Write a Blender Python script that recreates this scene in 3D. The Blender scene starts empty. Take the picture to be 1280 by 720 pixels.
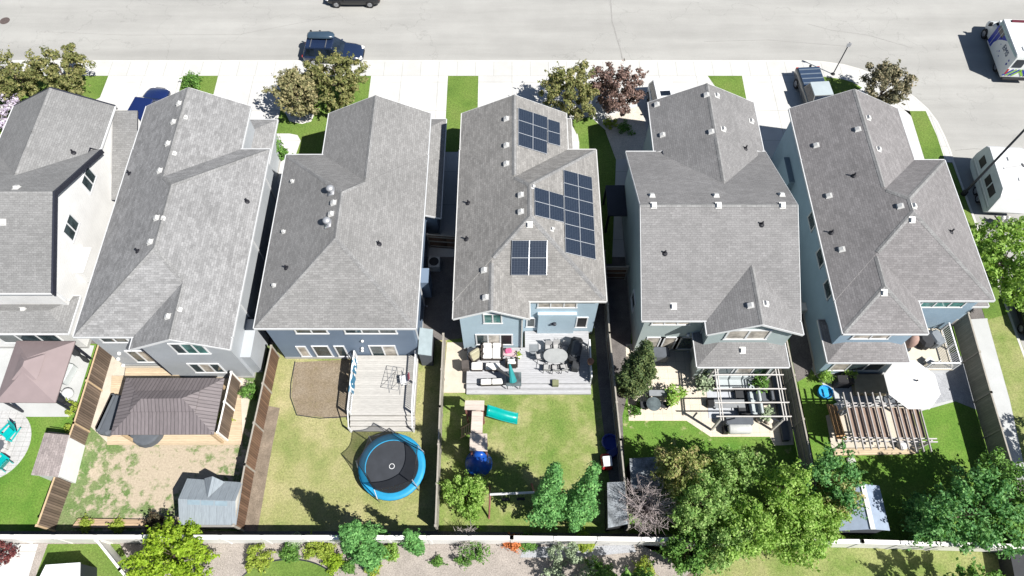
import bpy, math, random
import numpy as np
from mathutils import Vector, Matrix
rnd = random.Random(11)
R = math.radians
C = bpy.context.scene.collection

# ---------------------------------------------------------------- camera model (used to lay the site out in metres)
H, F, TH = 44.0, 895.0, R(28.1)
sT, cT = math.sin(TH), math.cos(TH)
def G(px, py, z=0.0):
    u = (px-640)/F; v = (360-py)/F
    t = (H-z)/(cT-v*sT)
    return (u*t, t*(sT+v*cT))
def WY(px, py, Y):
    u = (px-640)/F; v = (360-py)/F
    t = Y/(sT+v*cT)
    return (u*t, H+t*(-cT+v*sT))
def WX(px, py, X):
    u = (px-640)/F; v = (360-py)/F
    t = X/u
    return (t*(sT+v*cT), H+t*(-cT+v*sT))
def GP(pts, z=0.0):
    return [G(a, b, z) for a, b in pts]

# ---------------------------------------------------------------- mesh builder
class MB:
    def __init__(s): s.v = []; s.f = []; s.m = []
    def add(s, vs, fs, mi=0, M=None):
        n = len(s.v)
        for p in vs:
            s.v.append(tuple(M @ Vector(p)) if M is not None else tuple(p))
        for f in fs:
            s.f.append(tuple(n+i for i in f)); s.m.append(mi)
        return s
    def bx(s, x0, x1, y0, y1, z0, z1, mi=0, M=None):
        vs = [(x0,y0,z0),(x1,y0,z0),(x1,y1,z0),(x0,y1,z0),(x0,y0,z1),(x1,y0,z1),(x1,y1,z1),(x0,y1,z1)]
        fs = [(3,2,1,0),(4,5,6,7),(0,1,5,4),(1,2,6,5),(2,3,7,6),(3,0,4,7)]
        return s.add(vs, fs, mi, M)
    def box(s, c, d, rz=0, mi=0, rx=0, ry=0):
        M = Matrix.Translation(c) @ Matrix.Rotation(rz,4,'Z') @ Matrix.Rotation(ry,4,'Y') @ Matrix.Rotation(rx,4,'X')
        return s.bx(-d[0]/2,d[0]/2,-d[1]/2,d[1]/2,-d[2]/2,d[2]/2,mi,M)
    def rbox(s, c, d, rz=0, b=.04, mi=0, rx=0, ry=0):
        """box with chamfered edges (cushions, car parts)"""
        x,y,z = d[0]/2,d[1]/2,d[2]/2; b=min(b,x*.9,y*.9,z*.9)
        M = Matrix.Translation(c) @ Matrix.Rotation(rz,4,'Z') @ Matrix.Rotation(ry,4,'Y') @ Matrix.Rotation(rx,4,'X')
        def ring(zz, k): return [(-x+k,-y,zz),(x-k,-y,zz),(x,-y+k,zz),(x,y-k,zz),(x-k,y,zz),(-x+k,y,zz),(-x,y-k,zz),(-x,-y+k,zz)]
        def ins(zz, k):
            X,Y=x-k,y-k
            return [(-X+b,-Y,zz),(X-b,-Y,zz),(X,-Y+b,zz),(X,Y-b,zz),(X-b,Y,zz),(-X+b,Y,zz),(-X,Y-b,zz),(-X,-Y+b,zz)]
        rs = [ins(-z,b*.7), ring(-z+b,b), ring(z-b,b), ins(z,b*.7)]
        return s.loft(rs, mi, M)
    def loft(s, rings, mi=0, M=None, caps=True, mis=None):
        n = len(rings[0]); vs = [p for r in rings for p in r]; fs=[]; ms=[]
        for i in range(len(rings)-1):
            for j in range(n):
                a=i*n+j; b=i*n+(j+1)%n
                fs.append((a,b,b+n,a+n)); ms.append(mi if mis is None else mis(i,j))
        if caps:
            fs.append(tuple(range(n-1,-1,-1))); ms.append(mi)
            fs.append(tuple((len(rings)-1)*n+j for j in range(n))); ms.append(mi)
        k=len(s.m); s.add(vs,fs,mi,M); s.m[k:]=ms
        return s
    def prism(s, pts, z0, z1, mi=0, ms=None):
        a = sum(pts[i][0]*pts[(i+1)%len(pts)][1]-pts[(i+1)%len(pts)][0]*pts[i][1] for i in range(len(pts)))
        if a < 0: pts = pts[::-1]
        n=len(pts)
        vs=[(x,y,z0) for x,y in pts]+[(x,y,z1) for x,y in pts]
        s.add(vs,[tuple(range(n,2*n))],mi)
        k=len(s.v)-2*n
        for i in range(n):
            j=(i+1)%n; s.f.append((k+i,k+j,k+n+j,k+n+i)); s.m.append(mi if ms is None else ms)
        return s
    def sheet(s, pts, z, mi=0):
        a = sum(pts[i][0]*pts[(i+1)%len(pts)][1]-pts[(i+1)%len(pts)][0]*pts[i][1] for i in range(len(pts)))
        if a < 0: pts = pts[::-1]
        return s.add([(x,y,z) for x,y in pts],[tuple(range(len(pts)))],mi)
    def tube(s, p0, p1, r0, r1=None, n=8, mi=0, cap=True):
        r1 = r0 if r1 is None else r1
        p0=Vector(p0); p1=Vector(p1); d=(p1-p0)
        if d.length<1e-6: return s
        d.normalize(); a=d.orthogonal().normalized(); b=d.cross(a)
        r=[[tuple(p+a*(q*math.cos(2*math.pi*i/n))+b*(q*math.sin(2*math.pi*i/n))) for i in range(n)] for p,q in ((p0,r0),(p1,r1))]
        return s.loft(r,mi,None,cap)
    def path(s, pts, r, n=6, mi=0):
        for a,b in zip(pts,pts[1:]): s.tube(a,b,r,r,n,mi)
        return s
    def lathe(s, prof, c=(0,0,0), n=16, mi=0, M=None, jit=0):
        rings=[[(c[0]+r*math.cos(2*math.pi*i/n),c[1]+r*math.sin(2*math.pi*i/n),c[2]+z) for i in range(n)] for r,z in prof]
        return s.loft(rings,mi,M)
    def ball(s, c, rr, n=12, m=8, mi=0, M=None):
        if not isinstance(rr,tuple): rr=(rr,rr,rr)
        rings=[]
        for k in range(m+1):
            t=-math.pi/2+math.pi*(k*.96+.02*m)/m
            rings.append([(c[0]+rr[0]*math.cos(t)*math.cos(2*math.pi*i/n),c[1]+rr[1]*math.cos(t)*math.sin(2*math.pi*i/n),c[2]+rr[2]*math.sin(t)) for i in range(n)])
        return s.loft(rings,mi,M)
    def build(s, name, mats, parent=None, smooth=False, local=False, loc=None):
        if not isinstance(mats,(list,tuple)): mats=[mats]
        v=s.v
        if parent is not None and not local:
            o=Vector((0,0,0)); p=parent
            while p is not None: o+=p.location; p=p.parent
            v=[(a-o.x,b-o.y,c-o.z) for a,b,c in v]
        elif parent is None and not local:
            # give a single-mesh thing its origin at its base
            xs=[p[0] for p in v]; ys=[p[1] for p in v]; zs=[p[2] for p in v]
            loc=((min(xs)+max(xs))/2,(min(ys)+max(ys))/2,min(zs))
            v=[(a-loc[0],b-loc[1],c-loc[2]) for a,b,c in v]
        me=bpy.data.meshes.new(name); me.from_pydata(v,[],s.f)
        for m in mats: me.materials.append(m)
        me.polygons.foreach_set('material_index', s.m)
        if smooth: me.polygons.foreach_set('use_smooth',[True]*len(s.f))
        me.update()
        o=bpy.data.objects.new(name,me); C.objects.link(o)
        if parent is not None: o.parent=parent
        if loc is not None: o.location=loc
        return o

def tag(o, label=None, cat=None, group=None, kind=None):
    if label: o['label']=label
    if cat: o['category']=cat
    if group: o['group']=group
    if kind: o['kind']=kind
    return o
def thing(name, label, cat, loc=(0,0,0), rz=0, group=None):
    o=bpy.data.objects.new(name,None); C.objects.link(o); o.empty_display_size=.3
    o.location=loc; o.rotation_euler=(0,0,rz)
    return tag(o,label,cat,group)
def struct(name, mb, mats):
    return tag(mb.build(name,mats),kind='structure')
def kids(o): return [c for c in bpy.data.objects if c.parent is o]
def dup(root, loc, rz=0, label=None, group=None, scale=None):
    r=root.copy(); C.objects.link(r); r.location=loc; r.rotation_euler=(0,0,rz)
    if label: r['label']=label
    if group: r['group']=group
    if scale: r.scale=(scale,)*3
    for ch in kids(root):
        c=ch.copy(); C.objects.link(c); c.parent=r
        for g in kids(ch):
            d=g.copy(); C.objects.link(d); d.parent=c
    return r

# ---------------------------------------------------------------- materials
class NT:
    def __init__(s, name):
        m=bpy.data.materials.new(name); m.use_nodes=True; s.m=m; s.t=m.node_tree; s.t.nodes.clear()
        s.out=s.n('ShaderNodeOutputMaterial'); s.b=s.n('ShaderNodeBsdfPrincipled')
        s.l(s.b.outputs[0],s.out.inputs[0])
    def n(s,k,**kw):
        o=s.t.nodes.new(k)
        for a,b in kw.items(): setattr(o,a,b)
        return o
    def l(s,a,b): s.t.links.new(a,b)
    def set(s,node,i,v):
        if hasattr(v,'links') or hasattr(v,'is_output'): s.l(v,node.inputs[i])
        else: node.inputs[i].default_value=v
    def pos(s): return s.n('ShaderNodeNewGeometry').outputs['Position']
    def noise(s,vec,scale,detail=3,rough=.55,scl=None):
        if scl is not None:
            mp=s.n('ShaderNodeMapping'); s.l(vec,mp.inputs[0]); mp.inputs['Scale'].default_value=scl; vec=mp.outputs[0]
        o=s.n('ShaderNodeTexNoise'); s.l(vec,o.inputs['Vector']); o.inputs['Scale'].default_value=scale
        o.inputs['Detail'].default_value=detail; o.inputs['Roughness'].default_value=rough
        return o.outputs['Fac']
    def ramp(s,fac,stops):
        o=s.n('ShaderNodeValToRGB'); s.l(fac,o.inputs[0]); e=o.color_ramp.elements
        while len(e)<len(stops): e.new(.5)
        for k,(p,c) in enumerate(stops):
            e[k].position=p; e[k].color=(c,c,c,1) if isinstance(c,(int,float)) else (*c,1)
        return o.outputs[0]
    def mix(s,fac,a,b,mode='MIX'):
        o=s.n('ShaderNodeMix',data_type='RGBA',blend_type=mode)
        s.set(o,0,fac)
        for i,v in ((6,a),(7,b)):
            if isinstance(v,tuple): v=(*v,1) if len(v)==3 else v
            s.set(o,i,v)
        return o.outputs[2]
    def math(s,op,a,b=0.0):
        o=s.n('ShaderNodeMath',operation=op); s.set(o,0,a); s.set(o,1,b); return o.outputs[0]
    def vm(s,op,a,b=None):
        o=s.n('ShaderNodeVectorMath',operation=op); s.set(o,0,a)
        if b is not None: s.set(o,1,b)
        return o.outputs['Value'] if op=='DOT_PRODUCT' else o.outputs['Vector']
    def fin(s,col,rough=.8,bump=None,dist=.02,metal=0.0,spec=.3,strength=.6):
        s.set(s.b,'Base Color',(*col,1) if isinstance(col,tuple) else col)
        s.set(s.b,'Roughness',rough); s.b.inputs['Metallic'].default_value=metal
        s.b.inputs['Specular IOR Level'].default_value=spec
        if bump is not None:
            b=s.n('ShaderNodeBump'); b.inputs['Distance'].default_value=dist; b.inputs['Strength'].default_value=strength
            s.l(bump,b.inputs['Height']); s.l(b.outputs[0],s.b.inputs['Normal'])
        return s.m
def mul(c,k): return tuple(min(1,x*k) for x in c)
_pl={}
def plain(col, rough=.7, var=.12, scale=3.0, metal=0.0, spec=.35):
    key=(col,rough,var,scale,metal)
    if key in _pl: return _pl[key]
    t=NT('paint'); f=t.noise(t.pos(),scale,4)
    c=t.ramp(f,[(.3,mul(col,1-var)),(.7,mul(col,1+var))])
    _pl[key]=t.fin(c,rough,metal=metal,spec=spec); return _pl[key]
def shingle(name, base, con=.25, blotch=.15, warm=(1,1,1)):
    t=NT(name); g=t.n('ShaderNodeNewGeometry'); N=g.outputs['True Normal']; P=g.outputs['Position']
    T=t.vm('NORMALIZE',t.vm('CROSS_PRODUCT',(0,0,1),N)); S=t.vm('CROSS_PRODUCT',N,T)
    cb=t.n('ShaderNodeCombineXYZ'); t.l(t.vm('DOT_PRODUCT',P,T),cb.inputs[0]); t.l(t.vm('DOT_PRODUCT',P,S),cb.inputs[1])
    uv=cb.outputs[0]
    def brick(w,h,c1,c2,mort,ms):
        b=t.n('ShaderNodeTexBrick'); t.l(uv,b.inputs['Vector']); b.offset=.37; b.squash=1
        b.inputs['Scale'].default_value=1; b.inputs['Brick Width'].default_value=w; b.inputs['Row Height'].default_value=h
        b.inputs['Mortar Size'].default_value=ms; b.inputs['Mortar Smooth'].default_value=.3; b.inputs['Bias'].default_value=0
        b.inputs['Color1'].default_value=(*c1,1); b.inputs['Color2'].default_value=(*c2,1); b.inputs['Mortar'].default_value=(*mort,1)
        return b
    bc=tuple(base*w for w in warm)
    b1=brick(.3,.135,mul(bc,1-con*.75),mul(bc,1+con*.75),mul(bc,.68),.01)
    b2=brick(.6,.27,(1-blotch,)*3,(1+blotch,)*3,(1,)*3,0)
    col=t.mix(1.0,b1.outputs[0],b2.outputs[0],'MULTIPLY')
    n1=t.noise(uv,1.3,4,.6); col=t.mix(1.0,col,t.ramp(n1,[(.3,1-blotch*.6),(.72,1+blotch*.6)]),'MULTIPLY')
    n2=t.noise(P,14,2); col=t.mix(1.0,col,t.ramp(n2,[(.3,.86),(.7,1.12)]),'MULTIPLY')
    n3=t.noise(P,.25,3); col=t.mix(1.0,col,t.ramp(n3,[(.35,.92),(.65,1.06)]),'MULTIPLY')
    return t.fin(col,.92,b1.outputs['Fac'],.012,spec=.2,strength=-.7)
def siding(name, col, pitch=.16):
    t=NT(name); P=t.pos(); sx=t.n('ShaderNodeSeparateXYZ'); t.l(P,sx.inputs[0])
    fr=t.math('FRACT',t.math('DIVIDE',sx.outputs[2],pitch))
    f=t.noise(P,.8,4); c=t.ramp(f,[(.3,mul(col,.93)),(.7,mul(col,1.05))])
    c=t.mix(1.0,c,t.ramp(fr,[(.02,.66),(.12,1.0)]),'MULTIPLY')
    return t.fin(c,.6,fr,.02,spec=.3)
def lawn(name, c1, c2, c3, patch=.5, dry=(.5,.7), scale=.35, bare=None, centre=None):
    t=NT(name); P=t.pos()
    a=t.noise(P,scale,5,.6); b=t.noise(P,9,4,.7); d=t.noise(P,38,2,.7)
    c=t.ramp(a,[(dry[0]-.18,c1),(dry[0],c2),(dry[1]+.1,c3)])
    c=t.mix(1.0,c,t.ramp(b,[(.28,.66),(.5,1.0),(.74,1.34)]),'MULTIPLY')
    c=t.mix(1.0,c,t.ramp(d,[(.3,.64),(.72,1.36)]),'MULTIPLY')
    if bare:
        e=t.noise(P,bare[1],6,.68)
        if centre:
            dv=t.vm('MULTIPLY',t.vm('SUBTRACT',P,(centre[0],centre[1],0)),(1/centre[2],1/centre[3],0)); ln=t.n('ShaderNodeVectorMath',operation='LENGTH'); t.l(dv,ln.inputs[0])
            e=t.math('ADD',e,t.math('MULTIPLY',t.math('SUBTRACT',1.0,ln.outputs['Value']),.16))
        c=t.mix(t.ramp(e,[(bare[2],0.0),(bare[2]+.11,1.0)]),c,t.mix(1.0,bare[0],t.ramp(b,[(.3,.8),(.7,1.2)]),'MULTIPLY'))
    return t.fin(c,.95,d,.05,spec=.1)
def ground_mat(name, col, var=.12, fine=.1, scale=1.2, fs=30, joints=None, crack=False, streak=None, rough=.9):
    t=NT(name); P=t.pos()
    a=t.noise(P,scale,5,.6); d=t.noise(P,fs,3,.7)
    c=t.ramp(a,[(.3,mul(col,1-var)),(.7,mul(col,1+var))])
    c=t.mix(1.0,c,t.ramp(d,[(.3,1-fine),(.7,1+fine)]),'MULTIPLY')
    if streak:
        e=t.noise(P,1.0,5,.6,streak); c=t.mix(1.0,c,t.ramp(e,[(.35,.88),(.65,1.05)]),'MULTIPLY')
    if joints:
        b=t.n('ShaderNodeTexBrick'); t.l(P,b.inputs['Vector']); b.offset=0
        b.inputs['Scale'].default_value=1; b.inputs['Brick Width'].default_value=joints[0]; b.inputs['Row Height'].default_value=joints[1]
        b.inputs['Mortar Size'].default_value=joints[2]; b.inputs['Color1'].default_value=(1,1,1,1); b.inputs['Color2'].default_value=(.94,.94,.94,1); b.inputs['Mortar'].default_value=(.6,.6,.58,1)
        c=t.mix(1.0,c,b.outputs[0],'MULTIPLY')
    if crack:
        v=t.n('ShaderNodeTexVoronoi',feature='DISTANCE_TO_EDGE'); w=t.n('ShaderNodeVectorMath',operation='ADD')
        nz=t.n('ShaderNodeTexNoise'); t.l(P,nz.inputs['Vector']); nz.inputs['Scale'].default_value=.5; nz.inputs['Detail'].default_value=5
        t.l(P,w.inputs[0]); sc=t.vm('SCALE',nz.outputs['Color']); sc.node.inputs['Scale'].default_value=5; t.l(sc,w.inputs[1])
        t.l(w.outputs[0],v.inputs['Vector']); v.inputs['Scale'].default_value=.07
        c=t.mix(1.0,c,t.ramp(v.outputs[0],[(.0015,.86),(.004,1.0)]),'MULTIPLY')
    return t.fin(c,rough,d,.02,spec=.2)
def boards(name, col, axis=0, w=.14, gap=.1, var=.18, rough=.75):
    """planks: lines repeat along the given axis"""
    t=NT(name); P=t.pos(); sx=t.n('ShaderNodeSeparateXYZ'); t.l(P,sx.inputs[0])
    q=t.math('DIVIDE',sx.outputs[axis],w); fr=t.math('FRACT',q); fl=t.math('FLOOR',q)
    wn=t.n('ShaderNodeTexWhiteNoise',noise_dimensions='1D'); t.l(fl,wn.inputs['W'])
    c=t.ramp(wn.outputs[0],[(0.0,mul(col,1-var)),(1.0,mul(col,1+var))])
    s=[1,1,1]; s[axis]=8
    n=t.noise(P,2.5,4,.6,tuple(s)); c=t.mix(1.0,c,t.ramp(n,[(.3,.85),(.7,1.13)]),'MULTIPLY')
    line=t.ramp(fr,[(0.0,.35),(gap,1.0)]); c=t.mix(1.0,c,line,'MULTIPLY')
    return t.fin(c,rough,fr,.01,spec=.25)
def leafm(name, c1, c2, c3, trans=.35):
    t=NT(name); g=t.n('ShaderNodeNewGeometry')
    r=g.outputs['Random Per Island']; n=t.noise(g.outputs['Position'],1.1,3)
    c1,c2,c3=[tuple(min(.75,v*1.9) for v in q) for q in (c1,c2,c3)]
    f=t.math('ADD',t.math('MULTIPLY',r,.55),t.math('MULTIPLY',n,.5))
    c=t.ramp(f,[(.2,c1),(.52,c2),(.85,c3)])
    t.fin(c,.6,spec=.25)
    tr=t.n('ShaderNodeBsdfTranslucent'); t.l(t.mix(1.0,c,(1.0,1.0,.55),'MULTIPLY'),tr.inputs[0])
    mx=t.n('ShaderNodeMixShader'); mx.inputs[0].default_value=trans
    t.l(t.b.outputs[0],mx.inputs[1]); t.l(tr.outputs[0],mx.inputs[2]); t.l(mx.outputs[0],t.out.inputs[0])
    return t.m
def glassm(name, col, rough=.06):
    t=NT(name); f=t.noise(t.pos(),1.7,3); c=t.ramp(f,[(.35,mul(col,.6)),(.65,mul(col,1.5))])
    return t.fin(c,rough,spec=.6)

M_white=plain((.62,.63,.64),.45,.04); M_gut=plain((.5,.51,.52),.5,.06); M_dark=plain((.022,.024,.035),.5,.1); M_black=plain((.012,.012,.014),.55,.2)
M_glass=glassm('window_glass',(.035,.05,.055)); M_teal_glass=glassm('teal_glass',(.06,.16,.15)); M_blind=glassm('blind_glass',(.34,.31,.27),.25)
M_carglass=glassm('car_glass',(.012,.018,.028),.04)
M_tyre=plain((.018,.018,.02),.85,.1); M_rim=plain((.4,.41,.43),.35,.05,metal=.8)
M_red=plain((.35,.02,.02),.4,.05); M_lamp=plain((.7,.7,.68),.2,.02)
M_ventw=plain((.52,.52,.51),.5,.06); M_pipe=plain((.015,.015,.02),.6,.1)
M_bark=plain((.11,.08,.06),.9,.3,9); M_greywood=boards('weathered_boards',(.34,.31,.28),0,.14,.08)
M_metalgrey=plain((.28,.29,.31),.4,.06,metal=.6)
M_sh1=shingle('shingles_grey_a',.2,.13,.04); M_sh2=shingle('shingles_mottled',.225,.2,.1,(1,1,1.01))
M_sh3=shingle('shingles_grey_b',.2,.16,.04,(1,.99,.98)); M_sh4=shingle('shingles_taupe',.212,.18,.08,(1.03,1,.96))
M_sh5=shingle('shingles_grey_c',.195,.12,.05,(1,.985,.99)); M_sh6=shingle('shingles_mauve',.183,.17,.05,(1.02,.98,.99))
M_shp=shingle('shingles_pink',.23,.2,.1,(1.12,.98,.95))
M_conc=ground_mat('driveway_concrete',(.50,.497,.484),.1,.06,.45,25,(3.05,3.05,.02))
M_walk=ground_mat('sidewalk_concrete',(.47,.468,.452),.05,.05,.8,25,(1.52,3.0,.016))
M_patio=ground_mat('patio_concrete',(.40,.41,.41),.06,.05,.8,25)
M_road=ground_mat('aged_asphalt',(.318,.315,.3),.05,.09,.35,22,crack=True,streak=(.05,.55,1))
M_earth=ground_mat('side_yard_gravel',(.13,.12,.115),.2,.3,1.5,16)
M_mulch=ground_mat('bark_mulch',(.285,.255,.23),.15,.35,1.2,14)
M_soil=ground_mat('garden_soil',(.185,.15,.115),.25,.3,1.4,14)
M_sand=ground_mat('sandy_paving',(.47,.42,.35),.1,.08,1.5,18)
M_bluegravel=ground_mat('grey_gravel',(.3,.31,.33),.1,.3,1.5,18)
# ---------------------------------------------------------------- camera, sky, sun
sc=bpy.context.scene
cam=bpy.data.cameras.new('camera'); co=bpy.data.objects.new('camera',cam); C.objects.link(co)
cam.sensor_width=36; cam.lens=F/1280*36; cam.clip_start=.5; cam.clip_end=6000
co.location=(0,0,H); co.rotation_euler=(TH,0,0); sc.camera=co
DX,DY=-.66,.46                                   # shadow offset per metre of height
elev=math.atan(1/math.hypot(DX,DY))
sd=Vector((DX,DY,-1)).normalized()
sun=bpy.data.lights.new('sun','SUN'); so=bpy.data.objects.new('sun',sun); C.objects.link(so)
so.rotation_euler=sd.to_track_quat('-Z','Y').to_euler(); so.location=(30,-20,60)
sun.energy=5.0; sun.angle=R(.5); sun.color=(1,.965,.91)
w=bpy.data.worlds.new('World'); sc.world=w; w.use_nodes=True
nt=w.node_tree; bg=nt.nodes['Background']; sky=nt.nodes.new('ShaderNodeTexSky'); sky.sky_type='NISHITA'; sky.sun_disc=False
sky.sun_elevation=elev; sky.sun_rotation=math.atan2(-DX,-DY); sky.air_density=1; sky.dust_density=.6
nt.links.new(sky.outputs[0],bg.inputs[0]); bg.inputs[1].default_value=.05
sc.view_settings.view_transform='Standard'; sc.view_settings.look='None'; sc.view_settings.gamma=1
sc.view_settings.exposure=.82
sc.cycles.max_bounces=5; sc.cycles.diffuse_bounces=1; sc.cycles.transparent_max_bounces=12

# ---------------------------------------------------------------- ground and street
struct('ground',MB().sheet([(-2500,-2500),(2500,-2500),(2500,2500),(-2500,2500)],-.2),M_earth)
struct('road',MB().sheet([(-300,38),(28,38),(28,-60),(70,-60),(70,38),(300,38),(300,90),(-300,90)],-.13),M_road)
kpx=[(1005,75.5),(1030,77),(1055,80.5),(1078,87),(1100,96),(1122,107),(1143,121),(1160,136),(1172,152),(1181,170),(1188,187),(1193,203)]
K=[(-120,G(600,75.5)[1])]+GP(kpx)
xk=K[-1][0]; K+=[(xk+.05,10),(xk+.05,-60)]
lot=K+[(-120,-60)]
struct('lot_ground',MB().prism(lot,-.19,0),M_earth)
def offs(pts,d):
    out=[]
    for i,p in enumerate(pts):
        a=pts[max(0,i-1)]; b=pts[min(len(pts)-1,i+1)]
        t=Vector((b[0]-a[0],b[1]-a[1])).normalized(); out.append((p[0]+t.y*d,p[1]-t.x*d))
    return out
Kin=offs(K,.16); Kw=offs(K,1.75)
mb=MB()
for i in range(len(K)-1): mb.prism([K[i],K[i+1],Kin[i+1],Kin[i]],-.16,.03)
struct('kerb',mb,ground_mat('kerb_concrete',(.5,.49,.46),.06,.06,.8,25))
mb=MB()
for i in range(len(K)-3):
    q=[Kin[i],Kin[i+1],Kw[i+1],Kw[i]]; mb.sheet(q,.02)
struct('sidewalk',mb,M_walk)
y_in=Kw[0][1]
front=[(-120,y_in),(Kw[1][0],Kw[1][1])]+Kw[2:12]+[(Kw[11][0],26),(-120,26)]
struct('driveway',MB().sheet(front,.008),M_conc)
# faint tar-filled cracks and a manhole in the street
mb=MB()
def crack(pts,w=.035):
    p=[G(x,y,-.13) for x,y in pts]
    for a,b in zip(p,p[1:]):
        d=Vector((b[0]-a[0],b[1]-a[1])).normalized(); n=Vector((-d.y,d.x))*w
        mb.sheet([(a[0]-n.x,a[1]-n.y),(b[0]-n.x,b[1]-n.y),(b[0]+n.x,b[1]+n.y),(a[0]+n.x,a[1]+n.y)],-.122)
crack([(763,-4),(764,12),(765,27),(768,36),(771,48),(775,60),(778,74)],.05)
crack([(1194,188),(1218,186),(1250,188),(1290,186)],.03)
crack([(1010,30),(1040,38),(1085,44),(1140,60)],.02); crack([(60,40),(160,44),(300,43),(420,20)],.015); crack([(880,52),(960,50),(1060,58)],.02)
struct('road_crack',mb,ground_mat('crack_filler',(.25,.245,.235),.1,.2,3,20))
mh=MB().lathe([(.0,0),(.42,0),(.42,.012),(.36,.014),(.35,.008),(0,.008)],(*G(6,26,-.13),-.128),20)
tag(mh.build('manhole_cover',plain((.09,.07,.065),.7,.3,8)),'round dark brown iron manhole cover set in the pale street','manhole cover')

# ---------------------------------------------------------------- lawns and beds
L_dark=lawn('front_lawn',(.085,.15,.03),(.12,.19,.04),(.155,.2,.055))
L_seed=lawn('striped_lawn',(.11,.15,.035),(.13,.165,.04),(.19,.19,.07),scale=.7)
L_dry=lawn('dry_lawn',(.165,.21,.065),(.25,.26,.105),(.37,.33,.18),dry=(.47,.62),scale=.45)
L_mid=lawn('back_lawn',(.115,.19,.04),(.175,.225,.065),(.34,.315,.16),dry=(.48,.63),scale=.55)
L_lush=lawn('lush_lawn',(.085,.18,.028),(.115,.21,.036),(.17,.235,.06),scale=.6)
L_worn=lawn('worn_lawn',(.08,.18,.028),(.11,.205,.036),(.16,.225,.055),scale=.6,bare=((.42,.37,.22),.9,.6))
L_sandy=lawn('sandy_lawn',(.1,.17,.05),(.14,.195,.075),(.2,.215,.11),scale=.6,bare=((.395,.335,.255),1.35,.45),centre=(*G(215,590),4.2,2.9))
L_strip=lawn('greenbelt_lawn',(.14,.2,.05),(.22,.25,.09),(.32,.29,.15),scale=.5)
def patch(name,px,z,m,kind='structure'): return tag(MB().sheet(GP(px),z).build(name,m),kind=kind)
def st(name,px,z,m): return patch(name,px,z,m)
for px in ([(-30,95),(136,94),(125,122),(-30,200)],[(229,94),(273,94),(266,122),(222,122)],
           [(349,96),(464,95),(455,165),(405,193),(370,193),(376,176),(372,169),(362,167),(343,167),(352,132)],
           [(560,95),(598,95),(597,146),(572,190),(555,190)],
           [(884,94),(927,93),(933,124),(905,124)],[(1028,95),(1046,94.5),(1062,101),(1078,110),(1040,125)],
           [(1157,204),(1190,204),(1226,300),(1280,440),(1320,560),(1288,560),(1232,400),(1190,270)]):
    st('lawn',px,.016,L_dark)
st('lawn',[(1137,139),(1157,139),(1171,170),(1182,204),(1157,204)],.026,L_dark)
st('lawn',[(712,150),(738,146),(757,163),(770,200),(765,330),(745,330),(725,200),(722,170)],.016,L_dark)
st('lawn',[(1234,400),(1262,392),(1300,490),(1330,600),(1284,600),(1262,500)],.024,L_strip)
st('garden_bed',[(757,146),(800,132),(812,178),(800,196),(770,200),(757,165)],.02,ground_mat('pale_river_rock',(.5,.46,.4),.1,.25,2,12))
st('garden_bed',[(352,132),(384,132),(393,143),(389,152),(378,155),(362,152)],.02,ground_mat('white_rock',(.6,.58,.55),.08,.2,2,14))
for q in ([(722,167),(718,173),(713,190),(724,195),(724,178)],):
    st('path',q,.02,M_conc)
st('path',[(1122,135),(1137,139),(1157,204),(1190,290),(1176,290),(1140,204)],.02,M_conc)
st('path',[(1200,400),(1234,398),(1262,500),(1284,600),(1268,600)],.02,M_patio)
# back yards (edges meet on the fence lines)
Bl=[(-80,425),(130,430),(52,664),(-80,664)]
st('lawn',Bl,.006,L_lush)
st('lawn',[(130,430),(348,430),(300,664),(52,664)],.006,L_sandy)
st('lawn',[(348,430),(559,425),(545,664),(300,664)],.006,L_dry)
st('lawn',[(559,425),(757,400),(787,667),(545,664)],.006,L_mid)
st('lawn',[(757,400),(986,420),(1020,590),(1032,673),(787,667)],.006,L_worn)
st('lawn',[(986,420),(1193,407),(1220,503),(1243,593),(1268,682),(1032,673)],.006,L_lush)
# paving, beds and one painted shade patch in the yards
st('patio',[(-80,420),(118,432),(97,500),(88,521),(30,521),(-80,521)],.012,M_patio)
cpt=G(-4,556); struct('stone_circle',MB().prism([(cpt[0]+2.05*math.cos(a*math.pi/20),cpt[1]+2.25*math.sin(a*math.pi/20)) for a in range(40)],.0,.022),ground_mat('paver_circle',(.42,.42,.42),.08,.12,1.5,12,(.5,.3,.012)))
st('patio',[(130,432),(225,440),(316,478),(302,553),(134,553),(110,530)],.012,M_sand)
st('patio',[(559,428),(584,428),(584,491),(553,491)],.012,M_sand)
st('garden_bed',[(368,453),(440,449),(436,520),(420,523),(372,519),(364,495)],.014,lawn('weedy_soil',(.165,.15,.075),(.205,.165,.115),(.235,.195,.145),dry=(.42,.55),scale=.9))
tag(MB().path([(*p,.04) for p in GP([(369,452),(364,478),(363,496),(371,519),(400,523),(437,521)])],.03,6).build('lawn_edging',M_dark),'dark plastic edging round the weedy soil bed by the pale deck','edging')
st('garden_bed',[(334,507),(350,510),(340,560),(322,664),(303,664),(318,590)],.014,M_soil)
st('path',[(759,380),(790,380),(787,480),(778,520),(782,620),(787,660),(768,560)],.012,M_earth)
st('patio',[(782,430),(985,430),(992,556),(968,557),(962,546),(888,546),(858,526),(786,526)],.02,ground_mat('sandstone_pavers',(.55,.49,.41),.07,.08,1.5,14,(.6,.6,.008)))
st('patio',[(1012,458),(1130,452),(1196,440),(1200,500),(1130,520),(1048,505),(1020,470)],.014,M_patio)
st('gravel_bed',[(1150,466),(1215,440),(1240,520),(1190,500),(1170,505)],.018,M_bluegravel)
st('patio',[(1032,520),(1060,508),(1135,508),(1150,548),(1148,566),(1041,570)],.022,M_sand)
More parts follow.
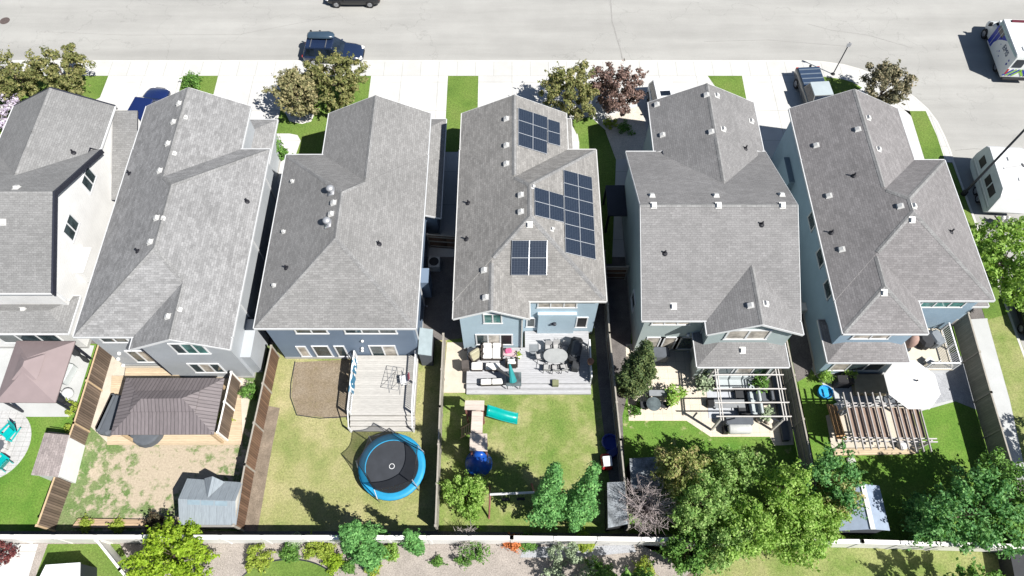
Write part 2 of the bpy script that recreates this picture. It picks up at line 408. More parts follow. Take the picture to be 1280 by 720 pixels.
st('side_shade_gravel',[(741,380),(760,380),(772,560),(782,655),(768,655),(757,560),(748,480)],.016,M_earth)  # shade of this gap laid in as a dark sheet over the grass
st('side_shade_gravel',[(984,372),(1013,372),(1020,448),(1010,470),(996,478),(988,440)],.018,M_earth)
# strip behind the rear fence
st('planting_bed',[(-60,676),(1000,679),(1000,760),(-60,760)],.006,M_mulch)
st('lawn',[(60,680),(150,680),(175,730),(190,760),(30,760)],.012,L_dark)
st('path',[(12,680),(48,680),(30,740),(-30,740),(-20,715)],.016,M_conc)
ce=G(358,738); struct('lawn_circle',MB().prism([(ce[0]+2.9*math.cos(a*math.pi/24),ce[1]+1.65*math.sin(a*math.pi/24)) for a in range(48)],-.02,.02),L_dark)
tag(MB().path([(ce[0]+2.92*math.cos(a*math.pi/24),ce[1]+1.67*math.sin(a*math.pi/24),.025) for a in range(49)],.04).build('lawn_edging',M_dark),'thin dark curved edging round the small lawn circle in the mulch','edging')
st('path',[(655,684),(792,681),(795,690),(720,697),(650,697)],.014,M_bluegravel)
st('lawn',[(880,681),(1000,679),(1320,690),(1330,780),(865,770),(868,715)],.012,L_strip)
for q in ([(800,681),(868,681),(868,712),(845,730),(835,760),(868,770),(880,690)],): st('garden_bed',q,.016,M_soil)

# ---------------------------------------------------------------- houses
OV=.35
def roof_faces(b):
    x0,x1,y0,y1,ez,p,ax,back,front=b
    if ax=='x':
        # ridge along x: 'back' = x0 end, 'front' = x1 end
        c=roof_faces((y0,y1,x0,x1,ez,p,'y',back,front))
        return [[(q[1],q[0],q[2]) for q in f][::-1] for f in c]
    xm=(x0+x1)/2; hw=(x1-x0)/2; zr=ez+p*hw
    yb=y0+(hw if back=='hip' else 0); yf=y1-(hw if front=='hip' else 0)
    if yb>yf: yb=yf=(yb+yf)/2
    A,B,Cc,D=(x0,y0,ez),(x1,y0,ez),(x1,y1,ez),(x0,y1,ez); E=(xm,yb,zr); Fv=(xm,yf,zr)
    if yb==yf: fs=[[A,E,D],[B,Cc,E]]
    else: fs=[[A,E,Fv,D],[B,Cc,Fv,E]]
    if back=='hip': fs.append([A,B,E])
    if front=='hip': fs.append([Cc,D,Fv])
    fs=[ [q for q in f] for f in fs]
    # keep normals up
    out=[]
    for f in fs:
        n=(Vector(f[1])-Vector(f[0])).cross(Vector(f[2])-Vector(f[0]))
        out.append(f if n.z>0 else f[::-1])
    return out
def block_z(b,x,y):
    x0,x1,y0,y1,ez,p,ax,back,front=b
    if not(x0-.01<=x<=x1+.01 and y0-.01<=y<=y1+.01): return -9
    if ax=='y': ds=[x-x0,x1-x]+([y-y0] if back=='hip' else [])+([y1-y] if front=='hip' else [])
    else: ds=[y-y0,y1-y]+([x-x0] if back=='hip' else [])+([x1-x] if front=='hip' else [])
    return ez+p*min(ds)
def roof_mesh(mb,b,th=.17):
    fs=roof_faces(b); edges={}
    for f in fs:
        mb.add(f,[tuple(range(len(f)))],0)
        mb.add([(x,y,z-th) for x,y,z in f][::-1],[tuple(range(len(f)))],1)
        for i in range(len(f)):
            a,c=f[i],f[(i+1)%len(f)]; k=tuple(sorted((a,c))); edges.setdefault(k,[]).append((a,c))
    for k,e in edges.items():
        if len(e)==1:
            a,c=e[0]; mb.add([a,(a[0],a[1],a[2]-th),(c[0],c[1],c[2]-th),c],[(0,1,2,3)],1)
def eave_runs(b,i,blocks):
    """straight eave pieces of block i that are not buried in another block"""
    x0,x1,y0,y1,ez,p,ax,back,front=b; segs=[]
    if ax=='y':
        segs+=[((x0,y0),(x0,y1),(-1,0)),((x1,y0),(x1,y1),(1,0))]
        if back=='hip': segs.append(((x0,y0),(x1,y0),(0,-1)))
        if front=='hip': segs.append(((x0,y1),(x1,y1),(0,1)))
    else:
        segs+=[((x0,y0),(x1,y0),(0,-1)),((x0,y1),(x1,y1),(0,1))]
        if back=='hip': segs.append(((x0,y0),(x0,y1),(-1,0)))
        if front=='hip': segs.append(((x1,y0),(x1,y1),(1,0)))
    out=[]
    for a,c,n in segs:
        L=math.hypot(c[0]-a[0],c[1]-a[1]); N=max(2,int(L/.05)); run=None
        for k in range(N+1):
            t=(k+.5)/N if k<N else 2
            ok=False
            if k<N:
                x=a[0]+(c[0]-a[0])*t; y=a[1]+(c[1]-a[1])*t; ok=True
                for j,o in enumerate(blocks):
                    if j==i: continue
                    e=.06 if j<i else -.06
                    if o[0]-e<x<o[1]+e and o[2]-e<y<o[3]+e: ok=False
            if ok and run is None: run=k/N
            if not ok and run is not None:
                out.append((a[0]+(c[0]-a[0])*run,a[1]+(c[1]-a[1])*run,a[0]+(c[0]-a[0])*min(1,k/N),a[1]+(c[1]-a[1])*min(1,k/N),n,ez)); run=None
    return out
def gable_rakes(b,rk=(.02,.19)):
    out=[]
    x0,x1,y0,y1,ez,p,ax,back,front=b
    def rake(P0,P1,n):
        q=[]; mb=MB(); out.append(mb)
        for P in (P0,P1):
            for dn,dz in ((.0,.008),(rk[0],.008),(rk[0],-rk[1]),(.0,-rk[1])):
                q.append((P[0]+n[0]*dn,P[1]+n[1]*dn,P[2]+dz))
        mb.add(q,[(0,1,5,4),(1,2,6,5),(2,3,7,6),(3,0,4,7),(0,3,2,1),(4,5,6,7)],0)
    if ax=='y':
        xm=(x0+x1)/2; zr=ez+p*(x1-x0)/2
        for en,y,s in ((back,y0,-1),(front,y1,1)):
            if en=='gable':
                rake((x0,y,ez),(xm,y,zr),(0,s)); rake((x1,y,ez),(xm,y,zr),(0,s))
    else:
        ym=(y0+y1)/2; zr=ez+p*(y1-y0)/2
        for en,x,s in ((back,x0,-1),(front,x1,1)):
            if en=='gable':
                rake((x,y0,ez),(x,ym,zr),(s,0)); rake((x,y1,ez),(x,ym,zr),(s,0))
    return out
M_ridge=shingle('ridge_shingles',.21,.2,.06)
def caps(b,others=()):
    out=[]; fs=roof_faces(b); ed={}
    for f in fs:
        n=(Vector(f[1])-Vector(f[0])).cross(Vector(f[2])-Vector(f[0])).normalized()
        for i in range(len(f)):
            a,c=f[i],f[(i+1)%len(f)]; ed.setdefault(tuple(sorted((a,c))),[]).append((Vector(a),Vector(c),n,sum((Vector(q) for q in f),Vector())/len(f)))
    for e in ed.values():
        if len(e)!=2: continue
        a,c,n0,m0=e[0]; n1,m1=e[1][2],e[1][3]; d=(c-a).normalized(); mb=MB(); up=(n0+n1).normalized(); S=[]
        for n,m in ((n0,m0),(n1,m1)):
            s_=n.cross(d).normalized(); s_=s_ if s_.dot(m-a)>0 else -s_; S.append((s_,n))
        if a.z!=c.z: a=a+(c-a)*(.03 if a.z<c.z else 0); c=c-(c-a)*(.03 if c.z<a.z else 0)
        N=40; run=[]; best=None
        for k in range(N+1):
            p=a+(c-a)*(k/N); ok=all(block_z(o,p.x,p.y)<p.z-.05 for o in others)
            if ok: run.append(k)
            if (not ok or k==N) and run:
                if best is None or len(run)>len(best): best=run
                run=[]
        if not best or len(best)<4: continue
        a,c=a+(c-a)*(best[0]/N),a+(c-a)*(best[-1]/N)
        vs=[]
        for p in (a,c): vs+=[tuple(p+S[0][0]*.15+S[0][1]*.014),tuple(p+up*.03),tuple(p+S[1][0]*.15+S[1][1]*.014)]
        for f in ((0,1,4,3),(1,2,5,4)):
            q=[Vector(vs[i]) for i in f]; nn=(q[1]-q[0]).cross(q[2]-q[0]); mb.add([tuple(x) for x in q],[(0,1,2,3) if nn.z>0 else (3,2,1,0)])
        out.append(mb)
    return out
class House:
    def __init__(s,name,label,loc,rmat,wmat,fmat,roofs,lows,walls,gut=None,rk=(.02,.19)):
        s.root=thing(name,label,'house',(*loc,0)); s.roofs=roofs; s.lows=lows
        s.fmat=fmat; s.gmat=gut or (M_gut if fmat is M_white else fmat); s.wmat=wmat
        mb=MB()
        for b in roofs: roof_mesh(mb,b)
        s.roof=mb.build('roof',[rmat,fmat],s.root)
        s.low=None
        for b in lows:
            mb=MB(); roof_mesh(mb,b,.14); s.low=mb.build('lower_roof',[rmat,fmat],s.root)
            for r in eave_runs(b,0,[b]):
                g=MB(); s.gutter(g,r); g.build('gutter',s.gmat,s.low)
            for g in gable_rakes(b,(.02,.16)): g.build('rake_board',fmat,s.low)
        for i,b in enumerate(roofs):
            for r in eave_runs(b,i,roofs):
                g=MB(); s.gutter(g,r); g.build('gutter',s.gmat,s.roof)
            for g in gable_rakes(b,rk): g.build('rake_board',fmat,s.roof)
            for g in caps(b,[o for j,o in enumerate(roofs) if j!=i]): g.build('ridge_cap',M_ridge,s.roof)
        mb=MB()
        for wl in walls:
            x0,x1,y0,y1,zt,gab=wl[:6]; skip=wl[6] if len(wl)>6 else ''
            z0=wl[7] if len(wl)>7 else 0
            V=[(x0,y0),(x1,y0),(x1,y1),(x0,y1)]; sides='brfl'
            for k in range(4):
                if sides[k] in skip: continue
                a,c=V[k],V[(k+1)%4]
                pts=[(a[0],a[1],z0),(c[0],c[1],z0),(c[0],c[1],zt)]
                if sides[k] in gab: pts.append(((a[0]+c[0])/2,(a[1]+c[1])/2,gab[sides[k]]))
                pts.append((a[0],a[1],zt)); mb.add(pts,[tuple(range(len(pts)))],0)
            mb.add([(x0,y0,zt),(x1,y0,zt),(x1,y1,zt),(x0,y1,zt)],[(0,1,2,3)],0)
            # concrete foundation band, a hair inside the siding at its foot is hidden; this sits proud
            if z0==0:
                for (a,b_,c,d,sd) in ((x0-.02,x1+.02,y0-.02,y0,'b'),(x0-.02,x1+.02,y1,y1+.02,'f'),(x0-.02,x0,y0,y1,'l'),(x1,x1+.02,y0,y1,'r')):
                    if sd not in skip: mb.bx(a,b_,c,d,0,.28,1)
        s.wall=mb.build('wall',[wmat,ground_mat('foundation',(.36,.36,.35),.08,.1)],s.root)
    def gutter(s,g,r):
        x0,y0,x1,y1,n,ez=r; w=.06; a=.002
        xs=sorted((x0,x1)); ys=sorted((y0,y1))
        if n[0]: X=(x0+n[0]*a,x0+n[0]*w); g.bx(min(X),max(X),ys[0],ys[1],ez-.13,ez+.012)
        else: Y=(y0+n[1]*a,y0+n[1]*w); g.bx(xs[0],xs[1],min(Y),max(Y),ez-.13,ez+.012)
    def z(s,x,y): return max([block_z(b,x,y) for b in s.roofs]+[block_z(b,x,y) for b in s.lows])
    def hit(s,px,py,low=False):
        zz=3.2 if low else 6.5
        for _ in range(40):
            X=G(px,py,zz); bl=s.lows if low else s.roofs
            z2=max(block_z(b,*X) for b in bl)
            if z2<0: z2=zz*.98
            zz=.5*zz+.5*z2
        return (*G(px,py,zz),zz)
    def nrm(s,x,y):
        e=.05; gx=(s.z(x+e,y)-s.z(x-e,y))/(2*e); gy=(s.z(x,y+e)-s.z(x,y-e))/(2*e)
        return Vector((-gx,-gy,1)).normalized()
    def vents(s,pts,kind='box',low=False):
        for px,py in pts:
            x,y,z=s.hit(px,py,low); n=s.nrm(x,y)
            M=Matrix.Translation((x,y,z))@n.to_track_quat('Z','Y').to_matrix().to_4x4()
            par=s.low if low else s.roof
            if kind=='box':
                # align the hood with the slope
                h=Vector((n.x,n.y)); ang=math.atan2(h.y,h.x) if h.length>.02 else 0
                M=Matrix.Translation((x,y,z+.01))@Matrix.Rotation(ang,4,'Z')@Matrix.Rotation(math.acos(min(1,n.z)),4,'Y')@Matrix.Scale(.82,4)
                mb=MB(); mb.bx(-.26,.24,-.23,.23,.0,.03,0,M)
                mb.add([(-.16,-.18,.03),(.19,-.18,.03),(.19,.18,.03),(-.16,.18,.03),(-.13,-.15,.23),(.17,-.15,.17),(.17,.15,.17),(-.13,.15,.23)],
                       [(4,5,6,7),(0,1,5,4),(1,2,6,5),(2,3,7,6),(3,0,4,7)],0,M)
                mb.build('roof_vent',M_ventw,par)
            elif kind=='small':
                mb=MB(); mb.bx(-.13,.13,-.12,.12,0,.02,0,M); mb.bx(-.08,.08,-.08,.08,.02,.17,0,M); mb.build('roof_vent',M_ventw,par)
            elif kind=='pipe':
                mb=MB(); mb.lathe([(.17,.0),(.16,.02),(.07,.08)],(0,0,0),10,0,M); mb.tube((x,y,z),(x,y,z+.33),.05,.05,10)
                mb.build('vent_pipe',M_pipe,par)
            else:
                mb=MB(); mb.bx(-.27,.27,-.25,.25,0,.03,0,M); mb.tube((x,y,z),(x,y,z+.26),.14,.12,14)
                mb.lathe([(.12,.25),(.2,.3),(.25,.39),(.21,.5),(.1,.56),(.02,.58)],(x,y,z),16)
                mb.build('turbine_vent',plain((.36,.37,.39),.45,.08,metal=.4),par,smooth=True)
    def win(s,side,plane,u0,u1,z0,z1,n=2,glass=None,name='window',split=None,frame=None,f=.085):
        d={'b':(0,-1),'r':(1,0),'l':(-1,0)}[side]
        fr=MB(); pn=[]
        def bar(a,b,c,e,dep,mb):
            if side=='b': mb.bx(a,b,plane-dep,plane+.03,c,e)
            elif side=='r': mb.bx(plane-.03,plane+dep,a,b,c,e)
            else: mb.bx(plane-dep,plane+.03,a,b,c,e)
        bar(u0,u1,z1-f,z1,.055,fr); bar(u0-.03,u1+.03,z0,z0+f,.07,fr)
        bar(u0,u0+f,z0+f,z1-f,.055,fr); bar(u1-f,u1,z0+f,z1-f,.055,fr)
        cuts=split or [k/n for k in range(1,n)]
        cs=[u0]+[u0+(u1-u0)*k for k in cuts]+[u1]
        for c in cs[1:-1]: bar(c-f*.5,c+f*.5,z0+f,z1-f,.05,fr)
        o=fr.build(name,frame or M_white,s.root)
        gl=glass if isinstance(glass,(list,tuple)) else [glass or M_glass]*(len(cs)-1)
        for k in range(len(cs)-1):
            pb=MB(); a=cs[k]+(f if k==0 else f*.5); b=cs[k+1]-(f if k==len(cs)-2 else f*.5)
            bar(a+.002,b-.002,z0+f+.002,z1-f-.002,.022,pb); pb.build('pane',gl[k],o)
        return o
    def winpx(s,Y,p0,p1,n=2,glass=None,name='window',split=None,**k):
        a=WY(p0[0],p0[1],Y); b=WY(p1[0],p1[1],Y)
        return s.win('b',Y,min(a[0],b[0]),max(a[0],b[0]),min(a[1],b[1]),max(a[1],b[1]),n,glass,name,split,**k)
    def spout(s,x,y,z0,z1,side):
        d={'b':(0,-1),'r':(1,0),'l':(-1,0)}[side]
        mb=MB(); mb.bx(x-.04+d[0]*.05,x+.04+d[0]*.05,y-.04+d[1]*.05,y+.04+d[1]*.05,z0,z1); mb.bx(x-.04+d[0]*.2,x+.04+d[0]*.2,y-.04+d[1]*.2,y+.04+d[1]*.2,z0-.09,z0-.005)
        mb.build('downspout',s.gmat,s.root)
E_=5.5
# house 1: white walls, at the left edge
W_white=siding('white_siding',(.74,.74,.73)); W_grey=siding('grey_siding',(.39,.415,.44)); W_navy=siding('slate_blue_siding',(.15,.2,.275))
W_sky=siding('pale_blue_siding',(.40,.515,.595)); W_sage=siding('sage_siding',(.38,.45,.45)); W_teal=siding('teal_blue_siding',(.27,.37,.46))
h1=House('house','two-storey white house with dark fascia and grey shingles at the left edge',(-33,26),M_sh1,W_white,M_dark,
  [(-42,-28,20.2,31.25,E_,.5,'x','gable','gable'),(-35.15,-28.015,31.2,35.1,E_-.012,.5,'y','open','gable'),(-34.6,-28.565,27.4,31.199,E_-.012+.275,.5,'y','open','open')],
  [(-42,-27.87,18.65,21.3,3,.42,'x','hip','hip')],
  [(-41.6,-28.3,20.55,30.9,E_+.03,{'r':E_+.5*5.5-.15}),(-34.8,-28.35,30.9,34.7,E_+.02,{'f':E_+.5*3.3-.1},'b'),
   (-41.6,-28.2,18.95,20.55,3.0,{},'f')],M_white,(.12,.36))
mb=MB(); za,zb_=2.35,5.15; ya,yb_=29.3,35.0; xa,xb=-28.29,-26.55
mb.add([(xa,ya,za),(xb,ya,za),(xb,yb_,zb_),(xa,yb_,zb_),(xa,ya,za-.15),(xb,ya,za-.15),(xb,yb_,zb_-.15),(xa,yb_,zb_-.15)],[(0,1,2,3)],0)
mb.add([(xa,ya,za),(xb,ya,za),(xb,yb_,zb_),(xa,yb_,zb_),(xa,ya,za-.15),(xb,ya,za-.15),(xb,yb_,zb_-.15),(xa,yb_,zb_-.15)],[(7,6,5,4),(0,4,5,1),(1,5,6,2),(2,6,7,3),(3,7,4,0)],1)
mb.build('side_roof',[M_sh1,M_dark],h1.root)
mb=MB(); mb.add([(-28.29,29.6,0),(-26.8,29.6,0),(-26.8,34.9,0),(-28.29,34.9,0),(-28.29,29.6,2.3),(-26.8,29.6,2.3),(-26.8,34.9,4.95),(-28.29,34.9,4.95)],[(0,1,5,4),(1,2,6,5),(2,3,7,6),(4,5,6,7)]); mb.build('side_wall',W_white,h1.root)
h1.vents([(21,235),(4,278)]); h1.vents([(92,191)],'pipe'); h1.vents([(30,386)],'box',True)
for px,py in ((110.5,224.5),(88.5,284.5)):
    y,z=WX(px,py,-28.3); h1.win('r',-28.3,y-.75,y+.75,z-.65,z+.65,2)
y,z=WX(104,330,-28.3)
MB().bx(-28.3,-27.8,y-.9,y+.9,z-.9,z+.5).bx(-28.31,-27.75,y-.95,y+.95,z+.505,z+.56).build('chimney_chase',W_white,h1.root)
h1.spout(-28.3,20.7,3.6,5.4,'r')
h1.win('b',20.55,-35,-33,4.1,5.1,2); h1.win('b',18.95,-36.5,-34.2,.5,2.5,2,name='patio_door'); h1.win('b',18.95,-33.2,-29.2,.9,2.5,3)
# house 2: pale grey house with mottled shingles
h2=House('house','two-storey grey house under strongly mottled light shingles, pavilion behind it',(-21,26),M_sh2,W_grey,M_white,
  [(-25.8,-16.45,17.3,31.25,E_,.5,'y','hip','hip'),(-25.785,-18.4,27.2,35.1,E_-.012,.5,'y','open','gable'),(-22.3,-16.465,16.5,24,E_-.012,.5,'y','gable','open')],
  [(-21,-17.45,30,36.15,2.9,.35,'y','hip','hip')],
  [(-25.45,-16.8,17.65,30.9,E_+.03,{}),(-25.45,-18.75,30.9,34.75,E_+.02,{'f':E_+.5*3.35-.12},'b'),(-21.95,-16.8,16.85,17.65,E_+.02,{'b':E_+.5*2.58-.1},'f'),
   (-20.7,-17.8,30.9,35.8,2.93,{},'b')])
h2.vents([(224,130),(217,153),(210,180),(200,214),(196,273),(188,303),(210,396)]); h2.vents([(232,147),(218,192),(225,387),(204,273)],'small')
h2.vents([(162,217),(172,314),(309,252)],'pipe')
Yg=16.85
h2.winpx(Yg,(209,429),(264,442),3,[M_glass,M_teal_glass,M_teal_glass]); h2.winpx(Yg,(233,454),(284,465.5),3,[M_glass,M_blind,M_glass])
h2.win('b',17.65,*sorted((WY(161,443,17.65)[0],WY(188,443,17.65)[0])),.75,2.65,2,[M_glass,M_blind],'patio_door')
h2.win('b',17.65,-24.9,-23.2,3.9,5.2,2)
for px,py in ((150,441),(149,448),(155,456)):
    x,z=WY(px,py,17.65); MB().lathe([(.0,0),(.1,.0),(.12,.1),(.07,.18),(0,.19)],(x,17.57,z),10).build('wall_lamp',M_lamp,h2.root)
MB().bx(-16.8,-16.2,17.1,19.6,.35,2.9).bx(-16.83,-16.15,17.05,19.65,2.905,3.0).build('side_bay',W_grey,h2.root)
h2.spout(-16.8,19.9,.2,5.4,'r'); h2.spout(-16.8,24.5,.2,5.4,'r'); h2.spout(-16.8,29.5,.2,5.4,'r')
MB().bx(-16.795,-16.3,27.3,27.8,1.1,1.7).build('meter_box',M_white,h2.root)
MB().bx(-22.02,-21.95,16.82,16.9,.3,5.4).build('downspout',M_dark,h2.root)
# house 3: slate-blue
h3=House('house','slate-blue house with hipped grey roof and two round turbine vents',(-10.5,26),M_sh3,W_navy,M_white,
  [(-15.28,-5.68,17.85,30.78,E_,.5,'y','hip','hip'),(-12.82,-5.695,25.5,34.45,E_-.012,.5,'y','open','gable')],
  [(-9.5,-4.9,27.4,36.2,2.9,.35,'y','gable','hip')],
  [(-14.93,-6.03,18.2,30.43,E_+.03,{}),(-12.47,-6.03,30.43,34.1,E_+.02,{'f':E_+.5*3.2-.1},'b'),(-9.2,-5.25,27.8,35.85,2.93,{})])
h3.vents([(414,240),(410,280)],'turbine'); h3.vents([(417,254),(414,268)]); h3.vents([(366,227),(355,290),(343,357)],'small'); h3.vents([(358,335),(474,305)],'pipe')
Yg=18.2
h3.winpx(Yg,(369,432.5),(390,445.5),1,[M_blind],frame=M_white); h3.winpx(Yg,(388.5,432),(417.5,445.5),1,[M_glass]); h3.winpx(Yg,(416.5,432),(437,445.5),1,[M_glass])
h3.winpx(Yg,(460,431.5),(500,448.5),2,[M_glass,M_blind],'patio_door'); h3.win('b',Yg,-13.2,-11.2,4.0,5.35,2); h3.win('b',Yg,-10.2,-7.0,4.0,5.35,3)
for px,py in ((453,425),(453,434),(453,437),(511,446)):
    x,z=WY(px,py,Yg); MB().ball((x,Yg-.08,z),(.1,.09,.12),10,6).build('wall_lamp',M_lamp,h3.root,True)
h3.spout(-6.03,18.7,.2,5.4,'r'); h3.spout(-6.03,22,.2,5.4,'r')
MB().bx(-6.04,-5.5,22.5,23.6,.5,2.6).build('chimney_chase',W_navy,h3.root)
# house 4: pale blue with solar panels
h4=House('house','pale blue house whose taupe roof carries dark solar panels',(1,26),M_sh4,W_sky,M_white,
  [(-3.53,5.7,19.65,31.22,E_,.5,'y','hip','hip'),(-3.515,3.8,26.5,34.45,E_-.012,.5,'y','open','gable'),(-3.515,1.05,18.48,26,E_-.012,.5,'y','gable','open')],
  [(-1.5,4.4,31,36.2,2.9,.35,'y','hip','hip')],
  [(-3.18,5.35,20.0,30.87,E_+.03,{}),(-3.18,3.45,30.87,34.1,E_+.02,{'f':E_+.5*3.3-.1},'b'),(-3.18,.7,18.83,20.0,E_+.02,{'b':E_+.5*1.95-.08},'f'),
   (-1.2,4.1,30.87,35.85,2.93,{},'b')],M_ventw)
h4.vents([(633,149),(633,182),(633,205),(651,244),(651,265),(662,281),(605,338),(607,372)]); h4.vents([(690,287),(666,234)],'small'); h4.vents([(585,254),(583,299)],'pipe')
Yg=18.83
h4.winpx(Yg,(603.5,392),(628,404),2,[M_teal_glass,M_teal_glass]); h4.winpx(Yg,(594,417.5),(641,430.5),3,[M_glass,M_blind,M_black])
Yr=20.0
h4.winpx(Yr,(672,375),(721,384.5),3,[M_blind,M_blind,M_blind]); h4.winpx(Yr,(721,396),(733,409),1,[M_black]); h4.winpx(Yr,(658,397),(669,408.5),1,[M_glass])
# kitchen bump-out with its own flat white-edged top
x0=WY(673,396,19.8)[0]; x1=WY(720,396,19.8)[0]; zt_=WY(690,394,19.8)[1]
MB().bx(x0,x1,19.8,20.0,.5,zt_).bx(x0-.05,x1+.05,19.77,20.0,zt_+.003,zt_+.07,1).build('kitchen_bay',[W_sky,W_sky],h4.root)
xx,zz=WY(693,403,19.8); mb=MB(); mb.lathe([(.14,0),(.12,.12),(.05,.16)],(xx,19.72,zz-.1),10); mb.box((xx-.1,19.73,zz-.15),(.25,.12,.12),0,0); mb.build('dryer_vent',M_dark,h4.root)
h4.spout(.62,18.8,.6,5.4,'b'); h4.spout(5.35,20.4,.2,5.4,'r')
# house 5: sage
h5=House('house','sage-green house with an even grey cross-ridge roof behind the white pergola',(13,26),M_sh5,W_sage,M_white,
  [(7.72,17.2,18.35,31.05,E_,.45,'x','gable','gable'),(9.65,17.1,31.0,35.5,E_-.05,.5,'y','open','gable'),(10.2,16.55,24.5,30.999,E_-.05+.275,.5,'y','open','open'),(11.5,17.18,17.45,24,E_-.03,.5,'y','gable','open')],
  [(11.35,17.0,16.4,19.4,3.0,.42,'x','hip','hip')],
  [(8.07,16.85,18.7,30.7,E_+.03,{'l':E_+.45*6-.12,'r':E_+.45*6-.12}),(10.0,16.75,30.7,35.15,E_,{'f':E_+.5*3.37-.12},'b'),(11.85,16.83,17.8,18.7,E_,{'b':E_+.5*2.49-.1},'f'),
   (11.7,16.65,16.75,17.8,3.02,{},'f')])
h5.vents([(821,131),(828,169),(883,119),(889,165),(896,120),(904,162),(939,152),(817,257),(898,257),(978,257),(815,245),(895,245),(977,244),(842,383),(938,382),(957,380)])
h5.vents([(928,438)],'box',True); h5.vents([(932,186),(952,281),(831,317)],'pipe')
Yg=18.7
for a,b in ((809,826),(826,846),(846,866)): h5.winpx(Yg,(a,421),(b-.5,436),1,[M_blind if a<840 else M_glass])
h5.win('b',Yg,8.5,10.9,4.2,5.3,3,[M_blind]*3)
Yg=17.8
h5.winpx(Yg,(911,412),(957,424),2,[M_blind,M_blind],f=.12)
h5.win('b',16.75,12.0,14.0,.7,2.6,2); h5.win('b',16.75,14.15,16.3,.7,2.6,2,[M_blind,M_glass]); 
h5.win('l',8.07,21,22.2,1.1,2.3,1); h5.spout(11.85,18.6,.2,5.3,'l')
xx,zz=WY(860,417,18.7); MB().ball((xx,18.6,zz),.12,10,6).build('wall_lamp',M_lamp,h5.root,True)
# little hooded side entry on the left wall
mb=MB(); mb.bx(6.7,8.05,28.0,30.6,2.2,2.3); mb.bx(6.7,6.85,28.0,28.15,.0,2.2); mb.bx(6.7,6.85,30.45,30.6,.0,2.2); mb.build('entry_canopy',M_dark,h5.root)
# house 6: teal blue corner house
h6=House('house','teal-blue corner house with a many-hipped mauve-grey roof beside the side street',(24,26),M_sh6,W_teal,M_white,
  [(19.5,29.15,19.7,30.34,E_,.5,'y','hip','hip'),(19.515,27.13,25.8,34.9,E_-.012,.5,'y','open','gable'),(19.515,24.55,17.5,25,E_-.012,.5,'y','hip','hip')],
  [(19.42,24.45,16.7,19.6,3.0,.42,'x','hip','hip'),(27.6,30.6,20.6,24.5,2.9,.4,'x','hip','hip')],
  [(19.85,28.8,20.05,29.99,E_+.03,{}),(19.85,26.78,29.99,34.55,E_+.02,{'f':E_+.5*3.45-.12},'b'),(19.85,24.2,17.85,20.05,E_+.02,{},'f'),(19.8,24.1,17.05,17.85,3.02,{},'f'),(28.8,30.25,20.95,24.15,2.93,{},'l')])
h6.vents([(1085,148),(1072,162),(1098,187),(1020,182),(1036,245),(1052,312),(1125,258),(1142,258),(1140,275),(1105,366)]); h6.vents([(1067,220),(1039,291),(1189,290)],'pipe')
for yy,za,zb in ((31.2,1.0,2.6),(25.6,3.9,5.1),(22.8,3.9,5.1),(20.5,3.9,5.1)): h6.win('l',19.85,yy,yy+1.2,za,zb,1,[M_glass],frame=M_gut)
MB().bx(19.45,19.85,30.2,32.4,.6,3.2).build('side_bay',W_teal,h6.root)
h6.win('b',17.85,20.6,22.9,4.0,5.35,2,[M_blind]*2); h6.win('b',20.05,25.3,28.1,3.9,5.3,3,[M_teal_glass]*3); h6.win('b',20.05,25.0,26.1,.9,3.0,1,name='back_door')
h6.win('b',17.05,20.3,23.6,.8,2.7,3,[M_blind,M_glass,M_glass])
mb=MB(); mb.bx(19.35,19.84,21.3,21.9,.35,.9); mb.build('meter_box',M_ventw,h6.root)

# solar panels on house 4
t=NT('solar_cells'); uv=t.n('ShaderNodeUVMap').outputs[0]
bk=t.n('ShaderNodeTexBrick'); t.l(uv,bk.inputs['Vector']); bk.offset=0
for k,vv in (('Scale',1),('Brick Width',1/6),('Row Height',1/10),('Mortar Size',.006),('Mortar Smooth',.2)): bk.inputs[k].default_value=vv
bk.inputs['Color1'].default_value=(.012,.019,.034,1); bk.inputs['Color2'].default_value=(.015,.023,.04,1); bk.inputs['Mortar'].default_value=(.06,.075,.1,1)
M_solar=t.fin(bk.outputs[0],.3,spec=.3)
M_alu=plain((.42,.44,.47),.35,.04,metal=.3)
def array(h,plane,TL,TR,BR,BL,nc,nr):
    def corner(p):
        z=6.5
        for _ in range(30): z=.5*z+.5*plane(*G(p[0],p[1],z))
        X=G(p[0],p[1],z+.1); return Vector((X[0],X[1],z+.1))
    a,b,c,d=[corner(p) for p in (TL,TR,BR,BL)]
    for i in range(nr):
        for j in range(nc):
            def q(u,v): return (a*(1-u)+b*u)*(1-v)+(d*(1-u)+c*u)*v
            P=[q(j/nc,i/nr),q((j+1)/nc,i/nr),q((j+1)/nc,(i+1)/nr),q(j/nc,(i+1)/nr)]
            n=(P[1]-P[0]).cross(P[3]-P[0]).normalized(); n=n if n.z>0 else -n
            ctr=sum(P,Vector())/4
            P=[ctr+(p-ctr)*.985 for p in P]; I=[ctr+(p-ctr)*.97 for p in P]
            mb=MB()
            vs=[p for p in P]+[p-n*.05 for p in P]+[p+n*.004 for p in I]
            order=lambda f: f
            fs=[(0,1,9,8),(1,2,10,9),(2,3,11,10),(3,0,8,11),(0,4,5,1),(1,5,6,2),(2,6,7,3),(3,7,4,0),(7,6,5,4)]
            mb.add(vs,fs,1); mb.add([p+n*.004 for p in I],[(0,1,2,3)],0)
            # rails down to the shingles
            for p in (I[0],I[2]): mb.box(tuple(p-n*.09),(.05,.05,.1),0,1)
            o=mb.build('solar_panel',[M_solar,M_alu],h.root)
            me=o.data; ul=me.uv_layers.new(name='UVMap')
            for poly in me.polygons:
                if poly.material_index==0:
                    for li,co_ in zip(poly.loop_indices,((0,0),(1,0),(1,1),(0,1))): ul.data[li].uv=co_
